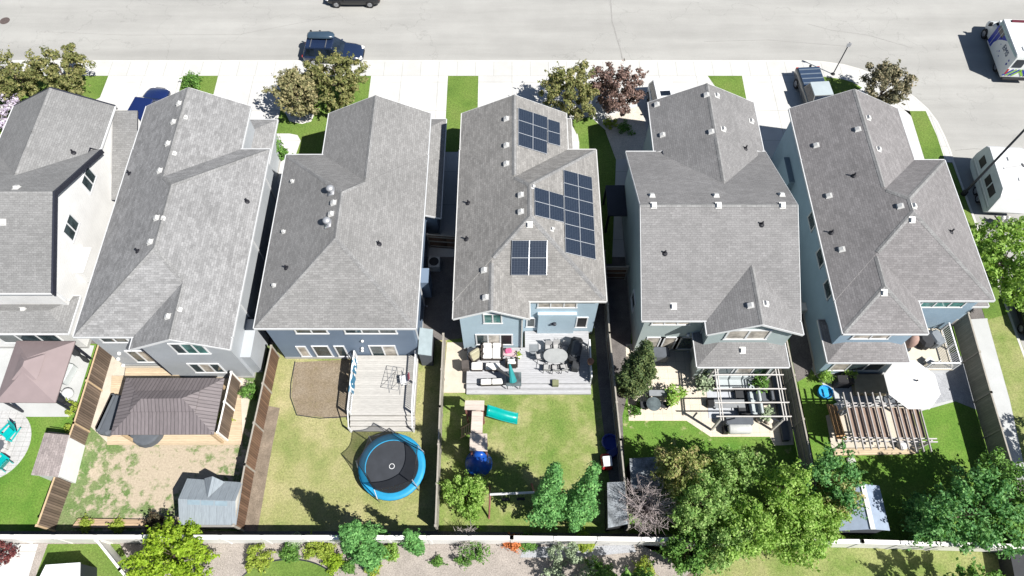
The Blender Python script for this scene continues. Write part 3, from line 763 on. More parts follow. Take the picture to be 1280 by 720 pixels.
for m in ():pass
pr=lambda x,y: E_+.5*(5.7-x)
pB=lambda x,y: E_-.012+.5*(3.8-x)
prr=lambda x,y: E_+.5*(y-19.65)
array(h4,pB,(648,134.5),(684.5,146.5),(684,192.5),(648,181.5),2,3)
array(h4,pB,(685,148.5),(700,153),(700.5,182.5),(685,178.5),1,2)
array(h4,pr,(704.5,212),(740,221.5),(745,324.5),(707,315.5),2,6)
array(h4,pr,(668,233.5),(704.5,244),(705.5,278),(668.5,269),2,2)
array(h4,prr,(640,300.5),(684.5,300.5),(683.5,344),(638.5,344),2,2)
# ---------------------------------------------------------------- fences
def fence(name,label,pts,h,mat,pmat,span=2.4,face=1,cap=True,rails=True,bt=.035,post=.1,group=None,fatcap=.09,boards_axis=None):
    """pts: ground points; a panel run between the posts, posts, rails on the face side, a top cap"""
    c=pts[0]; root=thing(name,label,'fence',(c[0],c[1],0),0,group)
    for (a,b) in zip(pts,pts[1:]):
        a=Vector(a); b=Vector(b); d=b-a; L=d.length; d.normalize(); n=Vector((d.y,-d.x))*face
        ang=math.atan2(d.y,d.x); k=max(1,round(L/span)); s=L/k
        for i in range(k):
            m=a+d*(s*(i+.5))
            MB().box((m.x,m.y,h/2+.03),(s-post,bt,h-.06),ang).build('panel',mat,root)
            if rails:
                for z in ((.3,h*.55,h-.2) if rails is True else rails):
                    MB().box((m.x+n.x*(bt/2+.022),m.y+n.y*(bt/2+.022),z),(s-post,.042,.09),ang).build('rail',pmat,root)
            if cap: MB().box((m.x,m.y,h-.0+.022),(s-post,fatcap,.04),ang).build('cap_rail',pmat,root)
        for i in range(k+1 if b is not None else k):
            m=a+d*(s*i)
            mb=MB().box((m.x,m.y,(h+.05)/2),(post,post,h+.05),ang); mb.box((m.x,m.y,h+.075),(post+.04,post+.04,.045),ang)
            mb.build('post',pmat,root)
    return root
M_vinyl=plain((.72,.71,.68),.45,.05,1.5)
M_brownfence=boards('brown_fence_boards',(.15,.112,.085),1,.145,.36,.3); M_tan=plain((.46,.34,.21),.8,.12,5)
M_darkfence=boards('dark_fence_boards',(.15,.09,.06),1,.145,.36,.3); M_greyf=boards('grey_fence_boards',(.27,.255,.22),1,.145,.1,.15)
M_greyr=plain((.29,.27,.235),.85,.12,5); M_olive=boards('olive_fence_boards',(.22,.22,.185),1,.145,.1,.12)
fence('vinyl_fence','long low white vinyl fence closing the back yards from the mulch strip',GP([(-60,677.5),(640,679),(1060,683.5),(1300,691)]),1.9,M_vinyl,M_vinyl,2.4,-1,True,False,.1,.16,None,.24)
fence('wooden_fence','brown board fence with a pale top rail between the patio yard and the sandy yard',GP([(142,440),(112,540),(69,664)]),1.8,M_brownfence,M_tan,2.44,1)
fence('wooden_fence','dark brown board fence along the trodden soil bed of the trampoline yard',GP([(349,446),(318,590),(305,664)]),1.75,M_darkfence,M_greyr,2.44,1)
fence('wooden_fence','weathered grey fence between the trampoline and the timber playset',GP([(557,432),(553,520),(548,664)]),1.8,M_greyf,M_greyr,2.44,1)
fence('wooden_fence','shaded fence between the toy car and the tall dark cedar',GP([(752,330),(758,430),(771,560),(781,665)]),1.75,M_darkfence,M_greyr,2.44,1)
fence('wooden_fence','grey-olive fence between the two pergola yards',GP([(970,432),(1002,592),(1015,672)]),1.85,M_olive,M_greyr,2.44,1)
fence('wooden_fence','tall olive-grey fence on the side street edge of the lush yard',GP([(1191,407),(1217,503),(1243,594),(1262,680)]),1.85,M_olive,M_greyr,2.44,-1)
fence('vinyl_fence','white vinyl fence running diagonally away from the back fence beside the lime maple',GP([(137,680),(166,716),(190,745)]),1.5,M_vinyl,M_vinyl,2.0,-1,True,False,.05,.12,None,.13)
# gates that close the gaps beside the houses
fence('side_gate','thin dark gate across the gap between the slate-blue and solar houses',[(-5.9,26.8),(-3.4,26.6)],1.7,M_darkfence,M_greyr,2.5,1)
fence('side_gate','low gate across the gap at the sage house corner under the cedar',[(5.45,24.2),(7.9,24.2)],1.7,M_darkfence,M_greyr,2.5,1)
# short privacy screen by the pavilion
fence('privacy_screen','short brown slatted privacy screen right of the pavilion',GP([(301,478),(285,551)]),1.75,M_brownfence,M_vinyl,1.9,1,True,(.9,))
# timber edging behind the sandy yard
mb=MB()
tag(MB().prism(GP([(100,649),(222,651),(222,660),(92,660)]),0,.22).build('timber_planter',boards('planter_boards',(.4,.29,.19),1,.2,.1)),'long low tan timber planter along the sandy yard back edge','planter')

# ---------------------------------------------------------------- vegetation
rng=np.random.default_rng(5)
def quads(cent,size,up=.8,dirs=None):
    """leaf-sized diamonds at the given centres, random tilt"""
    n=len(cent); nr=rng.normal(size=(n,3)); nr[:,2]=np.abs(nr[:,2])+up
    if dirs is not None: nr=rng.normal(size=(n,3))*.55+dirs*1.1; nr[:,2]+=.45
    nr/=np.linalg.norm(nr,axis=1)[:,None]
    a=np.cross(nr,rng.normal(size=(n,3))); a/=np.linalg.norm(a,axis=1)[:,None]; b=np.cross(nr,a)
    s=(size*rng.uniform(.6,1.35,n))[:,None]
    v=np.stack([cent-a*s*.62,cent-b*s*.36-nr*s*.06,cent+a*s*.62,cent+b*s*.36-nr*s*.06],1)
    return v.reshape(-1,3)
def leafmesh(name,V,mats,parent,loc=None):
    n=len(V)//4; me=bpy.data.meshes.new(name)
    me.vertices.add(4*n); me.vertices.foreach_set('co',V.astype(np.float32).ravel())
    me.loops.add(4*n); me.loops.foreach_set('vertex_index',np.arange(4*n,dtype=np.int32))
    me.polygons.add(n); me.polygons.foreach_set('loop_start',np.arange(n,dtype=np.int32)*4)
    me.materials.append(mats); me.update(calc_edges=True); me.validate()
    o=bpy.data.objects.new(name,me); C.objects.link(o)
    if parent: o.parent=parent
    return o
def clumps(n,prof,h0,h1,rad,squash,jit):
    """clump centres on a crown: prof(t)->relative radius; mostly near the skin"""
    out=[]
    while len(out)<n:
        t=rng.uniform(0,1); r=prof(t)
        if rng.uniform()>r+.05: continue
        a=rng.uniform(0,2*math.pi); q=math.sqrt(rng.uniform(.18,1))
        lob=1+.22*math.sin(3*a+jit)+.15*math.sin(5*a+2.1*jit+t*6)
        out.append((math.cos(a)*rad*r*q*lob,math.sin(a)*rad*r*q*lob*squash,h0+(h1-h0)*t))
    return np.array(out)
P_round=lambda t: math.sqrt(max(0,1-(2*t-1)**2))**.8
P_dome=lambda t: math.sqrt(max(0,1-t**2.2))
P_col=lambda t: min(1,.55+t*1.4)*(1-max(0,t-.35)/.65)**.62 if t<1 else 0
P_cone=lambda t: min(1,.7+t*2.2)*max(.04,1-t)**.9
P_vase=lambda t: (.35+.65*min(1,t/.55))*math.sqrt(max(0,1-max(0,(t-.45)/.55)**2))
def tree(name,label,cat,px,rad,hgt,mat,zc=None,base=.25,prof=P_round,leaf=.2,n=90,per=34,spread=.26,squash=1,trunk=True,group=None,world=None,bark=None,tr=None,up=.8):
    zc=hgt*(.5+base/2) if zc is None else zc
    x,y=world or G(px[0],px[1],zc)
    root=thing(name,label,cat,(x,y,0),0,group); jit=rng.uniform(0,6)
    c=clumps(n,prof,hgt*base,hgt*.97,rad,squash,jit)
    if trunk:
        mb=MB(); r0=tr or max(.035,hgt*.018); lean=rng.uniform(-.1,.1,2)
        p=[(0,0,0),(lean[0]*.4,lean[1]*.4,hgt*max(base,.15)),(lean[0],lean[1],hgt*.6),(lean[0]*1.3,lean[1]*1.3,hgt*.85)]
        for (a,b,ra,rb) in zip(p,p[1:],(r0,r0*.8,r0*.5),(r0*.8,r0*.5,r0*.15)): mb.tube(a,b,ra,rb,7)
        for k in rng.choice(len(c),min(16,len(c)),replace=False):
            t=rng.uniform(.15,.7); i=1 if t<.5 else 2; q=[p[1][j]+(p[2][j]-p[1][j])*t for j in range(3)]
            mb.tube(q,tuple(c[k]),r0*.36,r0*.08,5)
        mb.build('trunk',bark or M_bark,root,local=True)
    L=[]; D=[]
    for q in c:
        s=spread*rng.uniform(.75,1.3)*1.22; m=int(1.75*per*rng.uniform(.7,1.3))
        d=rng.normal(size=(m,3)); d/=np.linalg.norm(d,axis=1)[:,None]; r_=rng.uniform(.35,1,(m,1))**.6
        L.append(q+d*r_*s*np.array([1,1,.8])); D.append(d)
    # loose sprays that break the outline
    k=rng.choice(len(c),max(3,len(c)//4),replace=False)
    for q in c[k]:
        dr=np.array([q[0],q[1],(q[2]-hgt*.45)*.6]); dr/=np.linalg.norm(dr)+1e-6
        tt=rng.uniform(.1,1,(11,1))*spread*2.6; L.append(q+dr*tt+rng.normal(size=(11,3))*spread*.2); D.append(rng.normal(size=(11,3))*.6)
    L=np.concatenate(L); D=np.concatenate(D); kk=L[:,2]>.02; L=L[kk]; D=D[kk]
    leafmesh('crown',quads(L,leaf*.74,up,D),mat,root)
    return root
LF_olive=leafm('leaf_olive',(.05,.06,.02),(.105,.115,.04),(.19,.17,.075)); LF_bronze=leafm('leaf_bronze',(.055,.058,.026),(.12,.118,.055),(.22,.185,.1),.25)
LF_purple=leafm('leaf_purple',(.042,.026,.024),(.085,.056,.046),(.155,.1,.085),.2); LF_dull=leafm('leaf_dull',(.04,.042,.025),(.09,.085,.05),(.17,.14,.09),.2)
LF_green=leafm('leaf_green',(.03,.075,.015),(.06,.13,.025),(.11,.2,.045)); LF_lime=leafm('leaf_lime',(.08,.14,.01),(.15,.23,.015),(.24,.31,.04),.45)
LF_bright=leafm('leaf_bright',(.07,.145,.022),(.145,.24,.045),(.25,.34,.105),.5); LF_blue=leafm('leaf_bluegreen',(.035,.1,.03),(.075,.185,.055),(.145,.29,.095),.45)
LF_cedar=leafm('leaf_cedar',(.02,.036,.014),(.042,.064,.022),(.085,.1,.036),.15); LF_dark=leafm('leaf_darkgreen',(.03,.09,.028),(.065,.16,.05),(.14,.26,.09),.45)
LF_mixed=leafm('leaf_mixed',(.06,.125,.03),(.125,.21,.055),(.24,.32,.12),.45); LF_tip=leafm('leaf_redtip',(.08,.11,.03),(.16,.19,.06),(.27,.22,.11),.4)
LF_grey=leafm('leaf_greygreen',(.08,.11,.07),(.15,.19,.12),(.24,.28,.19),.25); LF_yellow=leafm('leaf_yellowgreen',(.1,.15,.02),(.165,.215,.03),(.23,.26,.055),.4)
LF_lilac=leafm('leaf_lilac',(.16,.14,.19),(.3,.26,.34),(.45,.42,.47),.25); LF_red=leafm('leaf_burgundy',(.035,.01,.012),(.07,.018,.02),(.12,.04,.035),.25)
LF_orange=leafm('leaf_orange',(.2,.06,.02),(.32,.1,.035),(.4,.16,.06),.3); LF_black=leafm('leaf_dusky',(.02,.022,.012),(.04,.035,.02),(.08,.05,.03),.2)
# street-side trees
tree('crabapple_tree','olive bushy tree partly cut by the frame above the white house','tree',(14,92),2.0,4.0,LF_olive,2.6,n=100,leaf=.23)
tree('crabapple_tree','spiky-topped olive tree between the white house and the sidewalk','tree',(75,86),2.0,4.2,LF_olive,2.7,n=110,leaf=.23)
tree('crabapple_tree','pale bronze tree over the white rock ring in front of the slate-blue house','tree',(369,117),2.2,4.3,LF_bronze,2.6,n=105,leaf=.24,prof=P_vase,spread=.3)
tree('crabapple_tree','olive-gold tree reaching over the dark car with the roof box','tree',(420,97),2.15,4.5,LF_olive,2.8,n=110,leaf=.24)
tree('crabapple_tree','dense green tree beside the solar house driveway','tree',(715,114),2.05,4.4,LF_olive,2.7,n=120,leaf=.22)
tree('plum_tree','purple-brown leaved tree over the pale rock bed','tree',(771,110),1.95,4.2,LF_purple,2.6,n=115,leaf=.22)
tree('crabapple_tree','dull brown-green tree on the street corner beside the corner house','tree',(1108,108),1.95,4.0,LF_dull,2.4,n=110,leaf=.22,prof=P_vase)
tree('lilac_bush','pale lilac-flowered bush cut by the left frame edge','bush',(2,138),1.6,2.6,LF_lilac,1.4,base=.1,n=55,leaf=.2)
tree('shrub','small round green shrub on the lawn strip beside the blue driveway car','shrub',(238,102),.62,1.0,LF_green,.6,base=.05,n=26,leaf=.16,per=26)
tree('shrub','bushy bright green shrub at the front corner between the grey and slate-blue houses','shrub',(346,186),.62,1.5,LF_green,.8,base=.05,n=30,leaf=.2)
tree('shrub','low yellow-green shrub in the pale river rock bed','shrub',(763,154),.42,.6,LF_yellow,.3,base=.05,n=14,leaf=.12,trunk=False,spread=.16)
tree('shrub','flat green shrub at the shade edge of the river rock bed','shrub',(782,160),.55,.5,LF_green,.25,base=.05,n=16,leaf=.12,trunk=False,spread=.18)
tree('shade_tree','big bright green broadleaf tree at the right edge below the trailer','tree',(1266,322),2.9,6.5,LF_bright,4.2,n=190,leaf=.27,spread=.32,base=.3)
# back yards and the strip behind
tree('shrub','glowing lime green bush beside the swing beam','bush',(583,617),1.15,2.3,LF_bright,1.25,base=.05,n=85,leaf=.17)
tree('aspen_tree','columnar green tree at the end of the swing beam','tree',None,1.0,12.5,LF_blue,prof=P_cone,base=.04,n=150,leaf=.17,spread=.24,world=G(681,646,0))
tree('aspen_tree','columnar green tree next to the glossy lean-to shed','tree',None,1.02,12,LF_blue,prof=P_cone,base=.04,n=150,leaf=.17,spread=.24,world=G(719,646,0))
tree('cedar_tree','tall dark olive cedar column at the patio edge','tree',None,.95,7.8,LF_cedar,prof=P_col,base=.03,n=330,leaf=.15,spread=.21,world=G(786,489,0))
BK='broadleaf trees massed behind the pergola yard'
for lab,px,r,h,m,z,p in (('reddish-tipped olive tree on the left of the tree mass',(852,588),1.4,5.0,LF_tip,3.6,P_round),
    ('tall mid-green tree in the middle of the tree mass',(880,624),1.4,6.4,LF_mixed,4.6,P_round),('muted grey-green tree at the lawn edge of the tree mass',(918,588),1.35,4.6,LF_mixed,3.0,P_round),
    ('bright yellow-green tree overhanging the back fence in the tree mass',(938,660),1.55,6.0,LF_bright,4.2,P_round),('sunlit green tree on the right of the tree mass',(987,612),1.35,6.0,LF_bright,4.1,P_round),
    ('deep green low tree under the tree mass by the soil bed',(860,688),1.15,3.4,LF_green,2.3,P_round),('leafy yellow-green tree spilling onto the greenbelt grass',(992,668),1.6,4.4,LF_bright,2.8,P_round)):
    tree('broadleaf_tree',lab,'tree',px,r,h,m,z,n=int(72*r),leaf=.18,spread=.27,per=36,prof=p,group=BK)
tree('broadleaf_tree','dark green tree between the olive fence and the blue-grey shed','tree',(1040,598),1.55,4.6,LF_dark,3.0,n=105,leaf=.19)
tree('broadleaf_tree','olive-tipped small tree overhanging the blue-grey shed roof','tree',(1050,618),1.2,4.0,LF_tip,2.7,n=80,leaf=.18)
tree('broadleaf_tree','fresh green small tree at the back fence left of the blue-grey shed','tree',(1025,655),1.25,3.8,LF_bright,2.4,n=80,leaf=.18)
tree('broadleaf_tree','wide dark green tree over the back fence at the lower right','tree',(1215,640),2.7,5.8,LF_dark,3.8,n=175,leaf=.21,spread=.3,squash=.75)
tree('broadleaf_tree','brighter green tree at the lower right corner of the lush yard','tree',(1268,622),2.0,5.0,LF_green,3.4,n=110,leaf=.21,spread=.3)
tree('broadleaf_tree','low dark tree beside the blue-grey shed on the fence side','tree',(1160,648),1.25,3.2,LF_dark,2.0,n=80,leaf=.19)
tree('maple_bush','large rounded lime-green maple behind the grey garden shed','tree',(214,694),2.3,3.2,LF_lime,1.7,base=.08,n=190,leaf=.19,squash=.75,spread=.24)
tree('birch_tree','leaning blue-green tree at the back fence of the trampoline yard','tree',None,1.3,8.0,LF_blue,prof=P_cone,base=.06,n=170,leaf=.17,spread=.22,world=G(465,688,0))
tree('birch_tree','slim young green tree at the back fence below the trampoline','tree',None,.62,5,LF_blue,prof=P_cone,base=.06,n=70,leaf=.16,spread=.17,world=G(522,684,0))
SH='low shrubs in the mulch strip'
for lab,px,r,h,m in (('yellow-green shrub cut by the lawn circle side of the mulch',(323,698),.75,.9,LF_yellow),('round deep green shrub left of the yellow shrub pair',(362,690),.55,.75,LF_green),
    ('larger yellow shrub of the pair by the fence',(391,685),.65,.9,LF_yellow),('smaller yellow-green shrub of the pair by the fence',(409,689),.42,.8,LF_yellow),
    ('ball-shaped lime shrub above the lawn circle',(417,702),.5,.7,LF_lime),('tiny round shrub beside the ball-shaped lime shrub',(435,709),.27,.35,LF_green),
    ('little yellow-green shrub under the leaning tree',(466,711),.36,.6,LF_yellow),('yellow-green shrub between the two green fence trees',(488,690),.48,.8,LF_bright),
    ('pale dry shrub on the fence line above the yellow shrubs',(368,677),.36,.6,LF_grey),('small dull shrub alone on open mulch',(547,702),.18,.3,LF_green),('mid-green shrub beside the bare bush',(590,688),.85,1.0,LF_green),
    ('orange-red shrub at the fence foot',(640,678),.4,.7,LF_orange),('dark green shrub next to the orange-red shrub',(659,679),.45,.5,LF_green),
    ('lime clump at the fence by the grey path',(732,677),.5,.5,LF_yellow),('upright lime shrub on the mulch near the tree mass',(806,711),.6,.9,LF_yellow),
    ('grey-leaved rounded bush at the bottom of the mulch',(708,708),1.35,2.0,LF_grey),('dark shrub in shade beside the grey-leaved bush',(745,716),.8,1.0,LF_green),
    ('burgundy bush cut by the lower left frame edge',(2,690),.8,1.4,LF_red),('dusky red shrub in the timber planter',(194,656),.65,.9,LF_black),('small dusky shrub at the planter end',(147,657),.3,.45,LF_yellow),('yellow sprig in the planter near its left end',(108,656),.28,.4,LF_yellow)):
    tree('shrub',lab,'shrub',px,r,h,m,h*.5,base=.04,n=int(22+46*r),leaf=.12,spread=.15,per=26,trunk=False,group=SH)
tree('broadleaf_tree','small sunlit green tree in the gap at the heart of the tree mass','tree',(905,672),1.3,4.6,LF_mixed,3.2,n=90,leaf=.18,group=BK)
def bare(name,label,px,r,h,m,n=110):
    x,y=G(px[0],px[1],h*.5); root=thing(name,label,'bush',(x,y,0)); mb=MB()
    for i in range(n):
        a=rng.uniform(0,6.28); q=r*math.sqrt(rng.uniform(.05,1)); b=(q*math.cos(a),q*math.sin(a),h*rng.uniform(.55,1)*(1-.3*q/r))
        mid=(b[0]*.4+rng.normal()*.05,b[1]*.4+rng.normal()*.05,b[2]*.55); mb.tube((0,0,0),mid,.022,.014,4,0,False); mb.tube(mid,b,.014,.006,4,0,False)
        for _ in range(6):
            t=rng.uniform(.3,1); s=[mid[j]+(b[j]-mid[j])*t for j in range(3)]; e=[s[0]+rng.normal()*.2,s[1]+rng.normal()*.2,s[2]+rng.uniform(.0,.25)]; mb.tube(s,e,.009,.005,3,0,False)
    mb.build('branches',m,root,local=True)
bare('bare_bush','leafless grey-brown bush left of the tree mass at the back fence',(808,632),1.75,4.6,plain((.42,.36,.35),.9,.15,4),190)
bare('bare_bush','small leafless pale bush on the white fence line',(584,672),.75,1.9,plain((.42,.38,.35),.9,.15,4),60)
# trees just below the frame whose shade falls into it
tree('broadleaf_tree','tree below the frame shading the greenbelt grass','tree',None,1.9,4.6,LF_green,n=80,leaf=.24,world=G(1190,762,0))
tree('broadleaf_tree','tree below the frame shading the grey path','tree',None,2.2,4.8,LF_green,n=90,leaf=.24,world=G(775,765,0))
tree('broadleaf_tree','tree beyond the right frame edge shading the side path','tree',None,2.0,6.5,LF_green,n=90,leaf=.24,world=G(1352,600,0))
# ---------------------------------------------------------------- vehicles
def paintm(name,col,rough=.25,metal=0.0):
    t=NT(name); f=t.noise(t.pos(),1.3,3); c=t.ramp(f,[(.3,mul(col,.92)),(.7,mul(col,1.06))]); m=t.fin(c,rough,spec=.5,metal=metal)
    t.b.inputs['Coat Weight'].default_value=.5; t.b.inputs['Coat Roughness'].default_value=.08; return m
P_navy=paintm('navy_paint',(.012,.022,.055)); P_blue=paintm('blue_paint',(.008,.018,.085)); P_whitecar=paintm('white_paint',(.62,.63,.64)); P_blackcar=paintm('black_paint',(.012,.013,.016))
P_taupe=paintm('taupe_paint',(.16,.16,.155),.35,.3); P_pale=paintm('pale_truck_paint',(.36,.41,.43))
def rr(x,hw,z0,z1,c=.12):
    """car cross-section at station x: rounded box, 10 points"""
    c=min(c,hw*.6,(z1-z0)*.4)
    return [(x,-hw+c,z0),(x,hw-c,z0),(x,hw,z0+c),(x,hw*1.0,z1-c*1.6),(x,hw-c*.35,z1-c*.5),(x,hw-c*1.6,z1),(x,-hw+c*1.6,z1),(x,-hw+c*.35,z1-c*.5),(x,-hw*1.0,z1-c*1.6),(x,-hw,z0+c)]
def wheels(root,xs,tr,r=.36,wd=.24):
    for x in xs:
        for s in (-1,1):
            y=s*tr; mb=MB(); mb.tube((x,y-wd/2,r),(x,y+wd/2,r),r,r,18); o=mb.build('wheel',M_tyre,root,local=True)
            mb=MB(); mb.tube((x,y+s*(wd/2-.03),r),(x,y+s*(wd/2+.012),r),r*.64,r*.58,14)
            for k in range(5):
                a=k*6.283/5; mb.box((x+math.cos(a)*r*.36,y+s*(wd/2+.014),r+math.sin(a)*r*.36),(r*.5,.02,.05),0,0,0,-a)
            mb.build('rim',M_rim,o,local=True)
def cabin(root,bot,top,z0,z1,hb,ht,paint,panes,roofm=None):
    """greenhouse: glass body between belt and roof, painted roof panel and pillars"""
    b0,b1=bot; t0,t1=top
    def lerp(k): 
        return (b0+(t0-b0)*k,b1+(t1-b1)*k,hb+(ht-hb)*k,z0+(z1-z0)*k)
    def pt(x,y,k):
        X0,X1,h,z=lerp(k); return (X0+(X1-X0)*x,h*y,z)
    ks=(0,.9)
    mb=MB(); mb.loft([[pt(0,-1,k),pt(1,-1,k),pt(1,1,k),pt(0,1,k)] for k in (0,1)]); mb.build('cabin_frame',paint,root,local=True)
    def pane(name,q):
        c=sum((Vector(p) for p in q),Vector())/4; n=(Vector(q[1])-Vector(q[0])).cross(Vector(q[3])-Vector(q[0])).normalized()
        if n.dot(c-Vector(((b0+b1)/2,0,(z0+z1)/2)))<0: n=-n
        vs=[tuple(Vector(p)+n*.012) for p in q]; m=MB().add(vs,[(0,1,2,3)]); m.add([tuple(Vector(p)-n*.01) for p in q],[(3,2,1,0)]); m.build(name,M_carglass,root,local=True)
    e=.07
    pane('windscreen',[pt(1,-1+e,.06),pt(1,1-e,.06),pt(1,1-e,.93),pt(1,-1+e,.93)])
    pane('rear_window',[pt(0,-1+e,.1),pt(0,1-e,.1),pt(0,1-e,.9),pt(0,-1+e,.9)])
    for s in (-1,1):
        n=panes
        for i in range(n): pane('side_window',[pt(.03+.94*i/n+.012,s,.08),pt(.03+.94*(i+1)/n-.012,s,.08),pt(.03+.94*(i+1)/n-.012,s,.88),pt(.03+.94*i/n+.012,s,.88)])
    X0,X1,h,z=lerp(1); mb=MB()
    mb.rbox(((X0+X1)/2,0,z+.015),(X1-X0+.1,2*h+.05,.07),0,.03); mb.build('roof_panel',roofm or paint,root,local=True)
def car(name,label,loc,rz,paint,suv=True,L=4.8,W=1.92,Hh=1.72,group=None):
    root=thing(name,label,'car',loc,rz,group); h=W/2; f=L/2
    b=.98 if suv else .86
    st=[(-f,h*.72,.42,b-.28),(-f+.08,h*.9,.34,b-.06),(-f+.3,h*.98,.28,b),(-.7,h,.25,b+.01),(.55,h,.25,b),(.85,h*.99,.26,b-.01),(f-.75,h*.95,.27,b-.1),(f-.3,h*.86,.3,b-.2),(f-.06,h*.68,.36,b-.34),(f,h*.52,.44,b-.44)]
    MB().loft([rr(*q) for q in st]).build('body',paint,root,True,local=True)
    cabin(root,(-f+.12 if suv else -f+.45,.95),(-f+.5 if suv else -f+1.0,.12),b-.06,Hh,h*.93,h*.74,paint,3 if suv else 2)
    wheels(root,(-f+.9,f-.95),h-.1,.36)
    for s in (-1,1):
        MB().rbox((f-.2,s*h*.62,b-.33),(.3,.34,.14),-s*.35,.04).build('headlight',M_lamp,root,local=True)
        MB().rbox((-f+.06,s*h*.72,b-.17),(.12,.28,.18),s*.2,.03).build('tail_light',M_red,root,local=True)
        MB().rbox((.62,s*(h+.06),b+.03),(.14,.2,.13),0,.03).build('mirror',paint,root,local=True)
    MB().box((f-.02,0,.52),(.06,h*.9,.14)).build('grille',M_black,root,local=True)
    MB().box((-f-.005,0,.68),(.02,.34,.12)).build('number_plate',M_lamp,root,local=True)
    return root
zr=-.13
# dark SUV with a roof box, parked along the kerb (nose to the right)
x,y=G(417,64,.6); s=car('parked_car','dark navy car with a long roof box parked at the kerb under the trees','',0,P_navy,L=5.0) if False else None
s=car('parked_car','dark navy car with a long roof box parked at the kerb under the trees',(x,y,zr),R(-2),P_navy,L=5.0)
mb=MB(); ring=lambda x,h,z0,z1: rr(x,h,z0,z1,.1)
mb.loft([ring(-1.95,.2,1.98,2.08),ring(-1.8,.36,1.9,2.16),ring(-.2,.38,1.9,2.22),ring(.15,.3,1.92,2.14),ring(.28,.14,1.96,2.06)],0,Matrix.Translation((0,.42,0)))
mb.build('roof_box',paintm('roof_box_plastic',(.035,.06,.09),.3),s,True,local=True)
for xx in (-1.6,-.35): MB().box((xx,0,1.84),(.06,1.5,.05)).build('roof_bar',M_rim,s,local=True)
for k,xx in enumerate((-1.75,-1.0)): MB().box((xx,.92,1.9),(.14,.08,.3)).build('bike_clamp',M_black,s,local=True)
# black car across the street, only its near side in frame
x,y=G(441,-9,.7); car('parked_car','black car at the top frame edge with only its wheels in view',(x,y,zr),R(180),P_blackcar)
# blue SUV on the first driveway, nose to the house
x,y=G(187,128,.9); car('parked_car','blue car on the driveway between the white and mottled-roof houses',(x,y-.5,.02),R(80),P_blue,L=4.75)
# white SUV on the sage driveway
x,y=G(830,131,.9); wc=car('parked_car','white car mostly hidden behind the sage house roof',(x,y,.02),R(-86),P_whitecar,L=4.7,Hh=1.75)
MB().rbox((-.35,0,1.80),(.5,.8,.02),0,.008).build('sunroof',M_carglass,wc,local=True)
# dark car at the right edge, by the greenbelt kerb
x,y=G(1292,384,.6); car('parked_car','dark car at the right frame edge under the big green tree',(x,y,zr),R(85),P_blackcar)
# pickup: tailgate to the street
x,y=G(1017,110,.8); root=thing('pickup_truck','taupe pickup with ribbed dark bed cover and pale cab roof on the corner driveway','truck',(x,y-1.0,.02),R(-86))
W=2.0;h=1.0
MB().loft([rr(*q) for q in ((-2.95,h*.96,.5,1.12),(-2.85,h,.42,1.18),(-.9,h,.4,1.18),(1.0,h,.4,1.15),(1.4,h,.4,1.12),(2.5,h*.96,.42,1.05),(2.85,h*.85,.45,.95),(2.95,h*.7,.5,.85))]).build('body',P_taupe,root,True,local=True)
o=MB().bx(-2.84,-.86,-.88,.88,1.17,1.215).build('bed_cover',plain((.025,.045,.085),.5,.08),root,local=True)
for k in range(4): MB().box((-2.6+k*.48,0,1.225),(.1,1.72,.03)).build('cover_rib',plain((.12,.15,.19),.5,.08),o,local=True)
cabin(root,(-.82,1.45),(-.55,.75),1.1,1.88,.92,.74,P_taupe,2,P_pale); wheels(root,(-1.9,1.9),.9,.4,.27)
for s_ in (-1,1):
    MB().box((-2.93,s_*.86,.98),(.08,.2,.3)).build('tail_light',M_red,root,local=True); MB().box((2.85,s_*.7,.82),(.14,.36,.18)).build('headlight',M_lamp,root,local=True)
    MB().rbox((1.2,s_*1.12,1.25),(.16,.24,.24),0,.03).build('mirror',P_taupe,root,local=True)
MB().rbox((-3.02,0,.55),(.14,1.8,.2),0,.04).build('bumper',M_rim,root,local=True)
MB().box((-2.93,.15,1.26),(.12,.16,.14)).build('hitch_ball',M_black,root,local=True)

# ambulance, tail towards us
def onto(root,o): o.parent=root; return o
def lettering(txt,size,M,parent,mat):
    cu=bpy.data.curves.new('lettering','FONT'); cu.body=txt; cu.size=size; cu.extrude=.004; cu.align_x='CENTER'; cu.align_y='CENTER'
    o=bpy.data.objects.new('tmp',cu); C.objects.link(o); dg=bpy.context.evaluated_depsgraph_get(); me=bpy.data.meshes.new_from_object(o.evaluated_get(dg))
    bpy.data.objects.remove(o); bpy.data.curves.remove(cu); me.transform(M); me.materials.clear(); me.materials.append(mat)
    q=bpy.data.objects.new('lettering',me); C.objects.link(q); q.parent=parent; return q
a=Vector(G(1246.5,101,0)); b=Vector(G(1224,38,0)); hd=math.atan2(b.y-a.y,b.x-a.x)
M_amb=plain((.66,.68,.67),.4,.03); M_bluedec=plain((.01,.03,.3),.4,.08); M_grn=plain((.22,.42,.05),.45,.15)
ac=a+Vector((math.cos(hd),math.sin(hd)))*3.0+Vector((math.sin(hd),-math.cos(hd)))*1.15
root=thing('ambulance','white and blue ambulance van parked in the street at the upper right','ambulance',(ac.x,ac.y,zr),hd)
MB().rbox((-.9,0,1.65),(4.2,2.3,2.35),0,.07).build('box_body',M_amb,root,local=True)
MB().loft([rr(1.15,1.0,.42,1.9,.12),rr(1.9,1.0,.42,1.75,.12),rr(2.1,.99,.42,1.3,.12),rr(2.75,.93,.44,1.15,.14),rr(3.05,.8,.5,1.0,.12)]).build('body',M_amb,root,True,local=True)
cabin(root,(1.2,2.25),(1.2,1.75),1.15,2.1,.96,.86,M_amb,1,M_amb); wheels(root,(-1.7,2.15),.95,.4,.28)
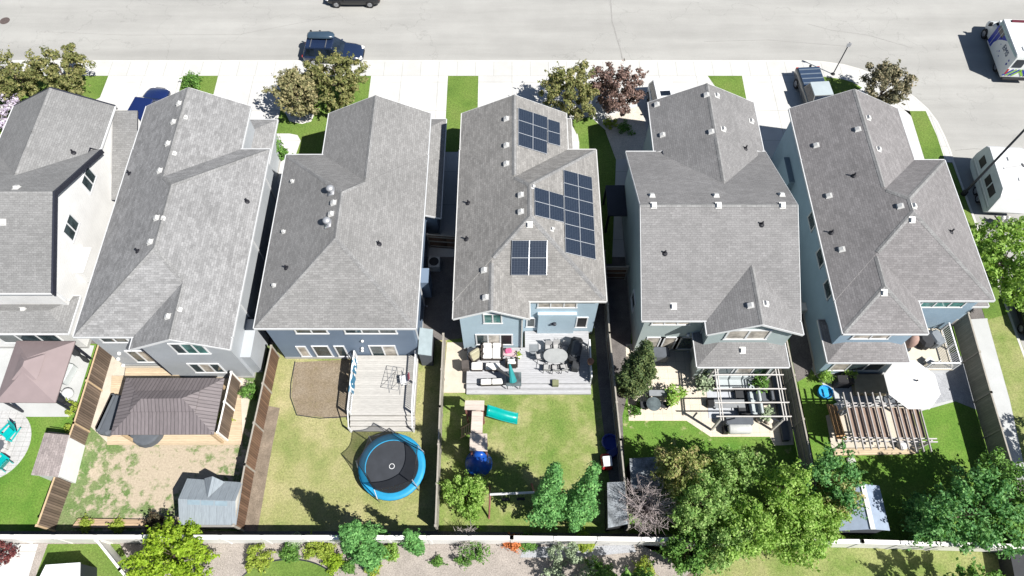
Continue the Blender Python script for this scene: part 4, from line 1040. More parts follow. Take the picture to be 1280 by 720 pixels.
# livery on the left side (+y): blue sweep near the cab, panel seams, letters
mb=MB()
def side(pts,mat,off,name):
    m=MB(); m.add([(x_,1.15+off,z_) for x_,z_ in pts],[tuple(range(len(pts)))]); m.add([(x_,1.15+off-.004,z_) for x_,z_ in pts],[tuple(range(len(pts)-1,-1,-1))]); m.build(name,mat,root,local=True)
arc=[(.35-.95*math.sin(k*math.pi/2/8)*0-1.5*(k/8)**1.0,1.1+1.45*(k/8)**.6) for k in range(9)]
side([(1.12,.62),(1.12,2.6)]+[(x_,z_) for x_,z_ in arc[::-1]]+[(.35,.62)],M_bluedec,.008,'livery_stripe')
side([(1.12,2.3),(1.12,2.72),(-2.9,2.72),(-2.9,2.58)],plain((.3,.42,.42),.4,.1),.016,'livery_stripe')
side([(-.2,2.0),(.9,2.0),(.9,2.45),(-.2,2.45)],M_carglass,.02,'side_window')
for xx in (.1,.62): side([(xx-.02,.7),(xx+.02,.7),(xx+.02,2.6),(xx-.02,2.6)],M_amb,.024,'door_seam')
ML=Matrix(((-1,0,0,-1.5),(0,0,1,1.172),(0,1,0,1.95),(0,0,0,1)))
lettering('EMS',.62,ML,root,plain((.02,.05,.12),.5,.05))
for k,(xx,zz,s_) in enumerate(((-.55,1.75,.06),(-.9,1.35,.08),(-.7,1.15,.05),(-1.2,1.1,.07),(-2.55,1.55,.12),(-2.55,1.9,.1))): side([(xx-s_,zz),(xx,zz-s_),(xx+s_,zz),(xx,zz+s_)],M_bluedec,.012,'livery_spot')
# tail: windows and green chevrons
for s_ in (-1,1):
    MB().box((-3.02,s_*.55,2.05),(.03,.75,.8)).build('rear_window',M_carglass,root,local=True)
    MB().box((-3.02,s_*1.02,1.2),(.03,.14,.5)).build('tail_light',M_red,root,local=True)
for k in range(4):
    for s_ in (-1,1): MB().box((-3.022,s_*(.15+.24*k),1.1),(.02,.13,.85),0,0,s_*.7).build('chevron',M_grn if k%2==0 else M_bluedec,root,local=True)
MB().rbox((-3.12,0,.55),(.25,2.2,.18),0,.04).build('bumper',M_black,root,local=True)
MB().rbox((.9,-.2,2.87),(.25,1.6,.12),0,.04).build('light_bar',plain((.1,.02,.03),.3,.1),root,local=True)
for s_ in (-1,1): MB().rbox((2.0,s_*1.2,1.55),(.14,.28,.36),0,.04).build('mirror',M_black,root,local=True)
for xx,yy in ((-2.2,.3),(-1.0,-.5)): MB().rbox((xx,yy,2.86),(.5,.5,.1),0,.03).build('roof_hatch',M_white,root,local=True)

# travel trailer: hitch towards us
a=Vector(G(1229,270,.3)); b=Vector(G(1210,204,.3)); hd=math.atan2(b.y-a.y,b.x-a.x); Lr=(b-a).length
ac=(a+b)/2+Vector((math.sin(hd),-math.cos(hd)))*1.25
root=thing('travel_trailer','white travel trailer with three dark side windows parked beside the corner house','trailer',(ac.x,ac.y,zr),hd)
f=Lr/2; M_rv=plain((.70,.71,.72),.4,.03); M_rvs=plain((.42,.47,.48),.4,.05)
prof=[(-f,1.0),(-f+.25,.55),(f-.5,.5),(f,.75),(f+.02,1.6),(f-.25,2.75),(f-.6,3.0),(-f+.55,3.05),(-f+.15,2.6)]
mb=MB(); mb.loft([[(x_,-1.25,z_) for x_,z_ in prof],[(x_,-1.2,z_+.02) for x_,z_ in prof],[(x_,1.2,z_+.02) for x_,z_ in prof],[(x_,1.25,z_) for x_,z_ in prof]][::-1]); mb.build('body',M_rv,root,local=True)
MB().add([(x_*.985,1.262,z_*.985+.03) for x_,z_ in prof],[tuple(range(len(prof)))]).add([(x_*.985,1.255,z_*.985+.03) for x_,z_ in prof],[tuple(range(len(prof)-1,-1,-1))]).build('side_panel',M_rvs,root,local=True)
for xx,w_ in ((1.35,.75),(-.35,.7),(-1.25,.85)): MB().rbox((xx,1.27,1.95),(w_,.04,.7),0,.02).build('side_window',M_black,root,local=True)
for z_,hh in ((1.25,.07),(1.05,.05)): MB().box((0,1.27,z_),(Lr*.9,.016,hh)).build('side_stripe',M_white if z_>1.2 else M_rim,root,local=True)
wheels(root,(-.1,-.8),1.12,.34,.2)
for (xx,yy,sx,sy) in ((.8,.1,.36,.36),(-1.0,-.2,.36,.36)): MB().rbox((xx,yy,3.06),(sx,sy,.12),0,.03).build('roof_vent',M_ventw,root,local=True)
MB().rbox((.1,.1,3.07),(.16,1.4,.05),.25,.02).build('roof_rail',plain((.4,.4,.4),.5,.05),root,local=True)
MB().rbox((.3,-.7,3.08),(.35,.12,.1),.3,.02).build('antenna',plain((.2,.2,.2),.5,.05),root,local=True)
mb=MB(); mb.tube((-f,.5,.55),(-f-1.1,0,.5),.05,.05,6); mb.tube((-f,-.5,.55),(-f-1.1,0,.5),.05,.05,6); mb.build('tow_frame',M_black,root,local=True)
for yy in (-.18,.18): MB().lathe([(.0,.5),(.16,.52),(.16,.95),(.08,1.05),(0,1.06)],(-f-.4,yy,0),10).build('gas_bottle',M_ventw,root,local=True)
# wheelie bin and boxes behind the trailer nose
# ---------------------------------------------------------------- street furniture
x,y=G(1041,93,0); root=thing('sign_post','slim dark sign post at the sidewalk corner by the pickup','post',(x,y,.02))
MB().lathe([(.16,0),(.16,.06),(.05,.1)],(x,y,.02),10).build('base',M_black,root)
MB().tube((x,y,.02),(x,y,3.4),.045,.045,8).build('pole',M_dark,root)
MB().box((x,y-.05,3.2),(.32,.03,.36)).build('sign_plate',plain((.3,.31,.33),.5,.05),root)
x,y=G(1204,243,0); root=thing('street_lamp','tall dark street lamp leaning across the white trailer in view','lamp',(x,y,0))
MB().lathe([(.2,0),(.2,.35),(.1,.45)],(x,y,0),12).build('base',M_black,root)
MB().tube((x,y,.3),(x,y,7.6),.1,.075,10).build('pole',M_dark,root)
mb=MB(); mb.path([(x,y,7.5),(x+.5,y+.1,7.75),(x+1.5,y+.25,7.85)],.045,8); mb.build('arm',M_dark,root)
MB().rbox((x+1.7,y+.28,7.84),(.7,.28,.14),.15,.05).build('lamp_head',M_dark,root)
# ---------------------------------------------------------------- yard things
M_mauve=plain((.225,.18,.182),.55,.06,1.2); M_plast=plain((.0,.0,.0),.5)
M_corr=boards('corrugated_brown_roof',(.15,.132,.137),0,.22,.3,.08,.45); M_corry=boards('corrugated_brown_roof_side',(.17,.15,.154),1,.22,.3,.08,.45)
M_deckw=boards('pale_deck_boards',(.385,.375,.355),1,.15,.07,.07); M_deckg=boards('grey_deck_boards',(.36,.365,.38),1,.15,.06,.06); M_deckt=boards('tan_deck_boards',(.45,.36,.25),1,.15,.08,.1)
M_teal=plain((.0,.33,.32),.45,.08); M_cush=plain((.62,.61,.59),.9,.04); M_char=plain((.028,.03,.034),.75,.12); M_rattan=boards('rattan',(.06,.05,.045),2,.05,.3,.2)
M_grey1=plain((.17,.185,.2),.8,.08); M_slate=plain((.08,.09,.105),.75,.1); M_terra=plain((.33,.17,.11),.8,.1); M_wood=boards('cedar_boards',(.36,.21,.1),0,.12,.1,.18)
M_steel=plain((.33,.34,.35),.35,.08,metal=.7); M_sglass=glassm('table_glass',(.09,.11,.115),.08)
def hiproof(mb,cs,z0,ridge,zr,mi=(0,0,0,0),th=.06):
    """cs: four eave corners (back-left, back-right, front-right, front-left); ridge: two plan points"""
    v=[(x,y,z0) for x,y in cs]+[(x,y,zr) for x,y in ridge]+[(x,y,z0-th) for x,y in cs]
    mb.add(v,[(0,1,5,4)],mi[0]); mb.add(v,[(1,2,5)],mi[1]); mb.add(v,[(2,3,4,5)],mi[2]); mb.add(v,[(3,0,4)],mi[3])
    mb.add(v,[(1,0,6,7),(2,1,7,8),(3,2,8,9),(0,3,9,6),(6,9,8,7)],mi[0])
def up(mb):
    import bmesh
def posts(root,pts,h,r,mat,name='post'):
    for x,y in pts: MB().box((x,y,h/2),(r*2,r*2,h)).build(name,mat,root)
# white-house yard: mauve gazebo
cs=GP([(20.5,426),(94,426.5),(69,503.5),(-6,503)],2.4); cen=Vector((sum(c[0] for c in cs)/4,sum(c[1] for c in cs)/4))
root=thing('gazebo','mauve-roofed gazebo with a small raised top tier on the pale patio','gazebo',(cen.x,cen.y,0))
r2=[(cen.x-.05,cen.y+.45),(cen.x-.05,cen.y-.45)]
mb=MB(); v=[(x,y,2.4) for x,y in cs]+[(r2[1][0],r2[1][1],3.45),(r2[0][0],r2[0][1],3.45)]
mb.add(v,[(1,0,5),(2,1,5,4),(3,2,4),(0,3,4,5)]); mb.add([(x,y,2.32) for x,y in cs],[(0,1,2,3)]); mb.add([(x,y,2.4) for x,y in cs]+[(x,y,2.32) for x,y in cs],[(0,1,5,4),(1,2,6,5),(2,3,7,6),(3,0,4,7)]); mb.build('roof',M_mauve,root)
mb=MB(); k=.42; c2=[(cen.x+(x-cen.x)*k,cen.y+(y-cen.y)*k) for x,y in cs]; v=[(x,y,3.13) for x,y in c2]+[(cen.x,cen.y-.15,3.68),(cen.x,cen.y+.15,3.68)]
mb.add(v,[(1,0,5),(2,1,5,4),(3,2,4),(0,3,4,5),(0,1,2,3)]); mb.build('top_tier',M_mauve,root)
ins=[(cen.x+(x-cen.x)*.9,cen.y+(y-cen.y)*.9) for x,y in cs]; posts(root,ins,2.33,.06,M_dark)
for i in (1,2):
    x,y=ins[i]; MB().lathe([(.1,.1),(.16,.5),(.07,1.1),(.2,1.6),(.22,2.28)],(x-.06,y+(.25 if i==2 else -.25),0),9).build('curtain',M_char,root)
MB().tube((*ins[1],2.2),(*ins[2],2.2),.09,.09,7).build('curtain_rail',M_char,root)
# things beside it
x,y=G(83,497,0); tag(MB().rbox((x-.25,y,.22),(1.3,.5,.44),R(-38),.05).build('storage_bench',plain((.5,.5,.5),.6,.06)),'white storage bench at the front corner of the mauve gazebo','bench')
x,y=G(85,478,0); tag(MB().rbox((x,y+.45,.35),(.55,1.3,.7),R(-14),.06).build('planter_box',plain((.42,.45,.45),.6,.08)),'pale grey planter box right of the mauve gazebo','planter')
x,y=G(84,491,.5); tag(MB().ball((x,y,.42),(.34,.34,.4),12,8).build('round_planter',M_white,smooth=True),'white ball-shaped pot at the end of the grey planter box','pot')
x,y=G(94,440,0); root=thing('barbecue','black barbecue with a folded side shelf at the gazebo back corner','barbecue',(x,y,.012),R(-35))
MB().rbox((0,0,.85),(.75,.5,.35),0,.1).build('lid',M_black,root,local=True); MB().box((0,0,.38),(.7,.45,.6)).build('cart',M_slate,root,local=True); MB().box((.6,0,.7),(.4,.4,.04)).build('side_shelf',M_steel,root,local=True)
# shed with a pink-grey shingle roof
cs=GP([(57,541.5),(86,543.5),(72,596),(40,594)],2.05)
root=thing('garden_shed','narrow shed with a pinkish shingle roof and white side by the brown fence','shed',(*cs[0],0))
mb=MB(); hi=[(x,y,2.15 if i in(0,3) else 2.0) for i,(x,y) in enumerate(cs)]
mb.add(hi,[(3,2,1,0)] ,0); mb.add([(x,y,z-.08) for x,y,z in hi],[(0,1,2,3)],1)
mb.add(hi+[(x,y,z-.08) for x,y,z in hi],[(0,1,5,4),(1,2,6,5),(2,3,7,6),(3,0,4,7)],1); mb.build('roof',[M_shp,M_white],root)
mx=sum(c[0] for c in cs)/4; my=sum(c[1] for c in cs)/4
MB().prism([(mx+(x-mx)*.9,my+(y-my)*.93) for x,y in cs],0,1.9).build('wall',M_white,root)
for a in (0,1): MB().tube((cs[0][0]+.2,cs[0][1]+.05,2.16-.1*a),(cs[1][0]-.1,cs[1][1]+.05,2.02),.03,.03,5).build('roof_edge',M_black,root); break
# teal armchairs round a stone fire ring
def adirondack(label,x,y,rz,mat,group):
    root=thing('garden_chair',label,'chair',(x,y,.022),rz,group)
    for k in range(5): MB().box((-.42,(k-2)*.13,.62),(.03,.115,.85-.05*abs(k-2)),0,0,0,R(-24)).build('back_slat',mat,root,local=True)
    MB().box((.05,0,.34),(.6,.6,.04),0,0,0,R(9)).build('seat',mat,root,local=True)
    for s in (-1,1):
        MB().box((0,s*.37,.55),(.75,.13,.035)).build('armrest',mat,root,local=True); MB().box((.3,s*.34,.28),(.1,.04,.54)).build('leg',mat,root,local=True); MB().box((-.2,s*.3,.2),(.9,.04,.1),0,0,0,R(20)).build('leg',mat,root,local=True)
    return root
x,y=G(11,541,.4); adirondack('teal slatted garden chair above the stone fire ring',x,y,R(235),M_teal,'teal garden chairs')
x,y=G(2,578,.4); adirondack('teal slatted garden chair cut by the left frame edge below the fire ring',x,y,R(150),M_teal,'teal garden chairs')
x,y=G(-3,558,.2); root=thing('fire_ring','pale stone fire ring on the round paver circle','fire pit',(x,y,.022)); mb=MB()
for k in range(12): a=k*math.pi/6; mb.box((x+.55*math.cos(a),y+.55*math.sin(a),.17),(.2,.3,.3),a)
mb.build('stones',plain((.42,.41,.4),.9,.15,4),root); MB().lathe([(0,.0),(.44,.0),(.44,.05),(0,.06)],(x,y,.022),14).build('ash_bed',M_slate,root)
for lab,px in (('yellow-green tuft by the white bench corner',(89,510)),('yellow-green tuft at the shed back corner',(88,537))): tree('shrub',lab,'shrub',px,.38,.6,LF_yellow,.3,base=.05,n=16,leaf=.13,trunk=False,spread=.14,group='tufts by the brown fence')
# sandy yard: pavilion
cs=GP([(157.5,472.5),(280.5,472.5),(267,543),(138,543.5)],2.5); rg=GP([(178,500),(229,499.5)],3.4)
root=thing('pavilion','open timber pavilion with a dark brown ribbed metal hip roof','pavilion',(*cs[0],0))
mb=MB(); hiproof(mb,cs,2.5,rg,3.4,(0,1,0,1)); mb.build('roof',[M_corr,M_corry],root)
mb=MB(); k=.36; cx=sum(c[0] for c in cs)/4; cy=sum(c[1] for c in cs)/4
def shr(q,k,m): return [(m[0]+(x-m[0])*k,m[1]+(y-m[1])*k) for x,y in q]
rm=((rg[0][0]+rg[1][0])/2,(rg[0][1]+rg[1][1])/2)
c3=[(rg[0][0]-.75,rg[0][1]+.65),(rg[1][0]+.75,rg[1][1]+.65),(rg[1][0]+.75,rg[1][1]-.65),(rg[0][0]-.75,rg[0][1]-.65)]
hiproof(mb,c3,3.14,rg,3.62,(0,1,0,1),.05); mb.build('top_tier',[M_corr,M_corry],root)
ins=shr(cs,.88,(cx,cy)); posts(root,ins,2.46,.075,M_tan)
for a,b in ((0,1),(1,2),(2,3),(3,0)):
    A=Vector(ins[a]); B=Vector(ins[b]); d=(B-A).normalized()
    for P,s in ((A,1),(B,-1)): MB().tube((P.x,P.y,1.75),(P.x+d.x*.6*s,P.y+d.y*.6*s,2.42),.05,.05,5).build('brace',M_tan,root)
dk=GP([(140,470),(300,470),(303,556),(134,556)],.05)
tag(MB().prism(dk,.012,.09).build('timber_platform',M_deckt),'tan timber platform under the brown pavilion','platform')
tag(MB().prism(GP([(157,460),(223,460),(224,474),(155,474)],.5),.0,.5).build('deck_landing',M_deckt),'narrow tan deck landing against the grey house wall','deck')
x,y=G(141,519,.4); root=thing('covered_sofa','long sofa under a dark grey cover along the pavilion left side','sofa',(x,y,.09),R(-10))
MB().rbox((0,0,.3),(.85,2.6,.6),0,.14).build('seat_cover',M_slate,root,local=True); MB().rbox((-.3,0,.55),(.28,2.5,.55),0,.12).build('back_cover',M_slate,root,local=True)
x,y=G(183,546,.3); tag(MB().lathe([(.0,0),(1.0,0),(.98,.5),(.9,.62),(.4,.7),(0,.72)],(x,y+.35,.09),16).build('covered_table',M_slate),'round table under a dark grey cover at the pavilion front','table')
x,y=G(228,545,.3); tag(MB().rbox((x+1,y+.5,.3),(1.0,.5,.42),0,.05).build('wooden_bench',M_deckt),'low wooden bench in the shade of the pavilion roof','bench')
x,y=G(302,466,0); tag(MB().rbox((x-.1,y+.2,.35),(.5,.5,.7),0,.05).build('garden_box',M_slate),'small dark box by the grey house rear corner','box')
tree('shrub','straggly green shrubs between the privacy screen and the dark fence','shrub',(312,490),.45,.7,LF_green,.35,base=.05,n=22,leaf=.13,trunk=False,spread=.2)
tree('shrub','small yellow-green shrub inside the privacy screen','shrub',(281,522),.4,.6,LF_yellow,.3,base=.05,n=16,leaf=.13,trunk=False,spread=.16)
# grey plastic shed
b=GP([(234,598),(303,603),(295,656),(224,656)],1.75)
root=thing('garden_shed','pale grey plastic shed with a skylit gable roof and white side in the sandy yard','shed',(*b[0],0))
L0,R0,R1,L1=b; rl=((L0[0]+L1[0])/2-.02,(L0[1]+L1[1])/2); rr_=((R0[0]+R1[0])/2,(R0[1]+R1[1])/2); M_shg=boards('shed_roof_plastic',(.22,.25,.275),0,.42,.05,.04,.5); M_shp2=plain((.58,.57,.55),.5,.04)
mb=MB(); zr=2.4
mb.add([(*L0,1.75),(*R0,1.75),(*rr_,zr),(*rl,zr)],[(1,0,3,2)]); mb.add([(*L1,1.75),(*R1,1.75),(*rr_,zr),(*rl,zr)],[(0,1,2,3)])
mb.add([(*L0,1.7),(*R0,1.7),(*R1,1.7),(*L1,1.7)],[(0,1,2,3)]); 
for A,B in ((L0,R0),(L1,R1)): mb.add([(*A,1.75),(*B,1.75),(*B,1.7),(*A,1.7)],[(0,1,2,3)])
mb.build('roof',M_shg,root)
cxs=sum(q[0] for q in b)/4; cys=sum(q[1] for q in b)/4; wq=shr(b,.93,(cxs,cys))
mb=MB(); mb.prism(wq,0,1.74)
for A,B,Cn in ((wq[1],wq[2],rr_),(wq[0],wq[3],rl)): mb.add([(*A,1.72),(*B,1.72),(A[0]*.5+B[0]*.5,A[1]*.5+B[1]*.5,zr-.06)],[(0,1,2)])
mb.build('wall',M_shp2,root)
rl_=Vector(rl); d=(Vector(rr_)-rl_)
for k in range(3):
    a=rl_+d*(.16+.24*k); e=rl_+d*(.38+.24*k); n=Vector((0,-.26)); s=(zr-1.75)/((L0[1]-L1[1])/2)
    q=[(a.x,a.y-.03,zr-.03*s+.012),(e.x,e.y-.03,zr-.03*s+.012),(e.x,e.y-.27,zr-.27*s+.012),(a.x,a.y-.27,zr-.27*s+.012)]
    MB().add(q,[(3,2,1,0)]).add([(p[0],p[1],p[2]-.02) for p in q],[(0,1,2,3)]).build('skylight',plain((.2,.26,.3),.25,.1),root)
m=rl_+d*.5; gx=m.x; mb=MB()
mb.add([(gx-.62,L0[1]-.02,1.84),(gx+.62,R0[1]-.0,1.84),(gx,L0[1]+.0,2.28),(gx,m.y+.1,zr-.03)],[(1,2,3),(2,0,3),(0,2,1)]); mb.build('dormer',M_shg,root)
# slate house yard: pale deck
A_,B_,C_,D_=(438,450),(521,448),(518,517),(438,518)
zt=.75; q=GP([(442,449),(521,448),(518,519),(437,519)],zt)
x0=q[3][0]; x1=q[2][0]; yb=18.1; yf=q[3][1]
root=thing('deck','pale grey timber deck with front steps behind the slate-blue house','deck',(x0,yb,0))
MB().bx(x0,x1,yf,yb,zt-.1,zt).build('deck_boards',M_deckw,root); MB().bx(x0+.05,x1-.05,yf+.05,yb-.03,.0,zt-.105).build('skirt',M_greyr,root)
for k in range(3): MB().bx(x0,x1,yf-.28*(k+1),yf-.28*k-.004,0,zt-.19*(k+1)).build('step',M_deckw,root)
def rail(root,P,z,h,mat,bal=True,n=None,top=.05):
    A,B=Vector(P[0]),Vector(P[1]); d=B-A; L=d.length; d.normalize(); ang=math.atan2(d.y,d.x); m=(A+B)/2
    MB().box((m.x,m.y,z+h),(L,top*1.7,top),ang).build('top_rail',mat,root); MB().box((m.x,m.y,z+.1),(L,top,top*.8),ang).build('bottom_rail',mat,root)
    if bal:
        mb=MB()
        for k in range(int(L/.13)): p=A+d*(.08+.13*k); mb.box((p.x,p.y,z+h/2+.05),(.03,.03,h-.1),ang)
        mb.build('baluster',mat,root)
    for k in range(n or max(2,round(L/1.6)+1)):
        p=A+d*(L*k/((n or max(2,round(L/1.6)+1))-1)); MB().box((p.x,p.y,z+h/2),(.09,.09,h+.06),ang).build('post',mat,root)
rail(root,((x0+.06,yf+.06),(x0+.06,yb-.1)),zt,.95,M_white); rail(root,((x1-.06,yf+.06),(x1-.06,yb-.1)),zt,.95,M_white)
for xx in (x0+.06,x1-.06): MB().tube((xx,yf,zt+.95),(xx,yf-.85,.95),.04,.04,6).build('hand_rail',M_white,root); MB().box((xx,yf-.85,.47),(.09,.09,.95)).build('post',M_white,root)
# striped towels over the left rail
t=NT('zebra_cloth'); P_=t.pos(); w_=t.n('ShaderNodeTexWave'); t.l(P_,w_.inputs[0]); w_.inputs['Scale'].default_value=1.5; w_.inputs['Distortion'].default_value=9; w_.inputs['Detail'].default_value=2
M_zebra=t.fin(t.ramp(w_.outputs['Fac'],[(.42,(.62,.68,.7)),(.5,(.03,.12,.2))]),.9)
for k,(ya,yb2) in enumerate(((16.6,17.55),(15.25,16.45))):
    mb=MB(); n=8
    for s in range(n):
        a=ya+(yb2-ya)*s/n; b=ya+(yb2-ya)*(s+1)/n; w0=.03*math.sin(s*1.9+k); w1=.03*math.sin((s+1)*1.9+k)
        mb.add([(x0-.02+w0,a,zt+.3),(x0-.02+w1,b,zt+.3),(x0-.0,b,zt+1.0),(x0+.0,a,zt+1.0),(x0+.13,b,zt+1.0),(x0+.13,a,zt+1.0),(x0+.22+w1,b,zt+.42),(x0+.22+w0,a,zt+.42)],[(0,1,2,3),(3,2,4,5),(5,4,6,7)])
    o=mb.build('striped_towel',M_zebra); tag(o,('blue-striped towel on the deck rail nearer the slate-blue wall','blue-striped towel on the deck rail nearer the steps')[k],'towel','towels on the deck rail')
x,y=G(507,477,zt); root=thing('folding_chair','white wire folding chair with a red cloth by the right deck rail','chair',(x,y,zt),R(190))
mb=MB()
for s in (-.28,.28): mb.path([(-.35,s,.95),(-.12,s,.42),(.3,s,.0)],.02); mb.path([(-.28,s,0),(.25,s,.45)],.02)
mb.build('frame',M_white,root,local=True); MB().box((.05,0,.43),(.5,.52,.03)).build('seat',M_white,root,local=True); MB().rbox((-.28,0,.72),(.05,.5,.4),0,.02,0,0,R(-20)).build('backrest',plain((.45,.12,.16),.9,.1),root,local=True)
x,y=G(496,477,zt+.3); root=thing('drying_rack','thin wire clothes rack standing on the pale deck','clothes rack',(x,y,zt),R(80)); mb=MB()
for s in (-1,1):
    mb.path([(-.75,s*.35,.0),(.75,s*.35,.9)],.012,5); mb.path([(.75,s*.35,0),(-.75,s*.35,.9)],.012,5)
for k in range(7): mb.path([(-.75+.25*k,-.35,.9),(-.75+.25*k,.35,.9)],.012,5)
mb.path([(-.75,-.35,.9),(.75,-.35,.9),(.75,.35,.9),(-.75,.35,.9),(-.75,-.35,.9)],.014,5); mb.build('wire_frame',M_metalgrey,root,local=True)
# small shed by the slate house's side, with the pipe gate
q=GP([(526,408),(541,411),(545,444),(527,450)],1.9); root=thing('lean_to_shed','narrow grey-blue lean-to shed in the shaded gap right of the slate-blue house','shed',(*q[0],0))
x0,x1=-5.95,q[1][0]; MB().bx(x0+.04,x1-.05,q[2][1]+.05,q[1][1]-.05,0,1.75).build('wall',M_slate,root)
MB().add([(x0,q[2][1],2.1),(x1,q[2][1],1.8),(x1,q[1][1],1.8),(x0,q[1][1],2.1),(x0,q[2][1],2.04),(x1,q[2][1],1.74),(x1,q[1][1],1.74),(x0,q[1][1],2.04)],[(0,1,2,3),(7,6,5,4),(0,4,5,1),(1,5,6,2),(2,6,7,3)]).build('roof',plain((.24,.29,.31),.5,.1),root)
x,y=G(543,330,.4); root=thing('air_conditioner','square air conditioner unit in the dark gap beside the slate-blue house','air conditioner',(x,y,0))
MB().rbox((x,y,.38),(.85,.85,.75),0,.05).build('casing',plain((.42,.42,.4),.6,.06),root); MB().lathe([(.0,.76),(.34,.76),(.34,.78),(.0,.79)],(x,y,0),18).build('fan_grille',M_black,root)
# trampoline
c=G(490,583,.8); root=thing('trampoline','round blue-rimmed trampoline with a sagging black safety net','trampoline',(*c,0)); Rt=2.02
def ringpts(r,z,n=36): return [(r*math.cos(2*math.pi*k/n),r*math.sin(2*math.pi*k/n),z) for k in range(n)]
MB().loft([ringpts(1.6,.80),ringpts(1.6,.83)]).build('mat',plain((.03,.034,.042),.8,.15,1.5),root,local=True)
mb=MB(); n=36; a_=ringpts(1.58,.845,n); b_=ringpts(1.8,.875,n); c_=ringpts(2.02,.85,n); d_=ringpts(2.03,.74,n); e_=ringpts(1.6,.78,n); mb.loft([e_,d_,c_,b_,a_],caps=False); mb.build('pad',plain((.015,.23,.42),.55,.1,2),root,True,local=True)
MB().loft([[(.17*math.cos(2*math.pi*k/16),.17*math.sin(2*math.pi*k/16),.834+dz) for k in range(16)] for dz in (0,.003)]).build('logo_disc',M_white,root,local=True); MB().loft([[(.135*math.cos(2*math.pi*k/16),.135*math.sin(2*math.pi*k/16),.839+dz) for k in range(16)] for dz in (0,.003)]).build('logo_centre',plain((.03,.034,.042),.8,.15,1.5),root,local=True)
t=NT('net'); t.set(t.b,'Base Color',(.008,.008,.01,1)); t.b.inputs['Roughness'].default_value=.9; tp=t.n('ShaderNodeBsdfTransparent'); mx=t.n('ShaderNodeMixShader'); mx.inputs[0].default_value=.6; t.l(tp.outputs[0],mx.inputs[1]); t.l(t.b.outputs[0],mx.inputs[2]); t.l(mx.outputs[0],t.out.inputs[0]); M_net=t.m
ang=[R(a) for a in (250,322,25,92,132,182)]; tops=[]
tz=[2.5,2.35,2.45,2.5,2.4,2.3]
for a,z in zip(ang,tz):
    p0=(2.06*math.cos(a),2.06*math.sin(a),0); p1=(2.06*math.cos(a),2.06*math.sin(a),.9); p2=(1.86*math.cos(a),1.86*math.sin(a),z); tops.append(p2)
    mb=MB(); mb.path([p0,p1],.03,7); mb.build('leg',M_steel,root,local=True); MB().path([p1,p2],.03,7).build('net_pole',plain((.3,.32,.36),.6,.08) if a!=ang[0] else M_white,root,local=True)
for i in range(6):
    A,B=Vector(tops[i]),Vector(tops[(i+1)%6]); a0=ang[i]; a1=ang[(i+1)%6]; a1=a1+2*math.pi if a1<a0 else a1; mb=MB(); n=8; rows=5; vs=[]
    for r_ in range(rows+1):
        k=r_/rows
        for s in range(n+1):
            u=s/n; a=a0+(a1-a0)*u; lo=Vector((1.62*math.cos(a),1.62*math.sin(a),.87)); hi=A*(1-u)+B*u; hi.z-=.35*math.sin(math.pi*u); sag=.15*math.sin(math.pi*k)*math.sin(math.pi*u)
            p=lo*(1-k)+hi*k; f=1-sag/2; vs.append((p.x*f,p.y*f,p.z))
    fs=[(r_*(n+1)+s,r_*(n+1)+s+1,(r_+1)*(n+1)+s+1,(r_+1)*(n+1)+s) for r_ in range(rows) for s in range(n)]
    mb.add(vs,fs); mb.build('net',M_net,root,local=True)
    MB().path([vs[rows*(n+1)+s] for s in range(n+1)],.022,5).build('net_hem',M_black,root,local=True)
# solar house yard: grey deck
zt=.5; q=GP([(585,440),(738,438),(739,479),(583,479)],zt)
x0,x1,yf,yb=q[3][0],q[2][0],q[3][1],18.78
root=thing('deck','wide grey composite deck with two long steps behind the solar house','deck',(x0,yf,0))
MB().prism([(x0,yf),(x1,yf),(x1,19.97),(.86,19.97),(.86,yb),(x0,yb)],zt-.12,zt).build('deck_boards',M_deckg,root)
MB().bx(x0+.05,x1-.05,yf+.05,yb-.05,0,zt-.125).build('skirt',M_slate,root)
for k in range(2): MB().bx(x0+.0,x1,yf-.3*(k+1),yf-.3*k-.004,0,zt-.17*(k+1)).build('step',M_deckg,root)
o=root; rail(root,((x1-.05,yf+.1),(x1-.05,18.9)),zt,.95,M_white,True)
tag(MB().bx(1.15,1.75,18.2,19.0,zt+.003,zt+.018).build('door_mat',M_grey1),'flat grey mat on the deck by the recessed door','mat')
def dxy(px,py,dz=0): return G(px,py,zt+dz)
def at_(px,py,dz=0): x,y=dxy(px,py,dz); return (x,y,zt)
def sofa(name,label,cat,loc,rz,seats,wd=.72,dp=.8,back=True,arms=True,cush=M_cush,fr=M_rattan,group=None):
    root=thing(name,label,cat,loc,rz,group); W=wd*seats
    MB().rbox((0,0,.17),(W,dp,.26),0,.03).build('frame',fr,root,local=True)
    for k in range(seats):
        xx=-W/2+wd*(k+.5); MB().rbox((xx,-.02 if not back else -.06,.38),(wd-.03,dp-(.18 if back else .04),.17),0,.05).build('seat_cushion',cush,root,local=True)
        if back: MB().rbox((xx,dp/2-.1,.6),(wd-.05,.2,.46),0,.06,0,R(-10)).build('back_cushion',cush,root,local=True)
    if back: MB().rbox((0,dp/2+.03,.42),(W+.02,.08,.7),0,.02).build('backrest',fr,root,local=True)
    if arms:
        for s in (-1,1): MB().rbox((s*(W/2+.05),0,.33),(.1,dp,.6),0,.03).build('armrest',fr,root,local=True)
    return root
sofa('patio_sofa','white-cushioned two-seat deep sofa under the solar house window','sofa',at_(615,440,.4),0,2,.62,.95)
sofa('footstool','square white-cushioned footstool left in front of the deep sofa','footstool',at_(596,457,.4),0,1,.75,.55,False,False)
sofa('footstool','wider white-cushioned footstool right in front of the deep sofa','footstool',at_(616,457.5,.4),0,1,.95,.5,False,False)
sofa('footstool','long white-cushioned bench near the deck front edge','bench',at_(614.5,476.5,.4),R(2),2,.72,.42,False,False)
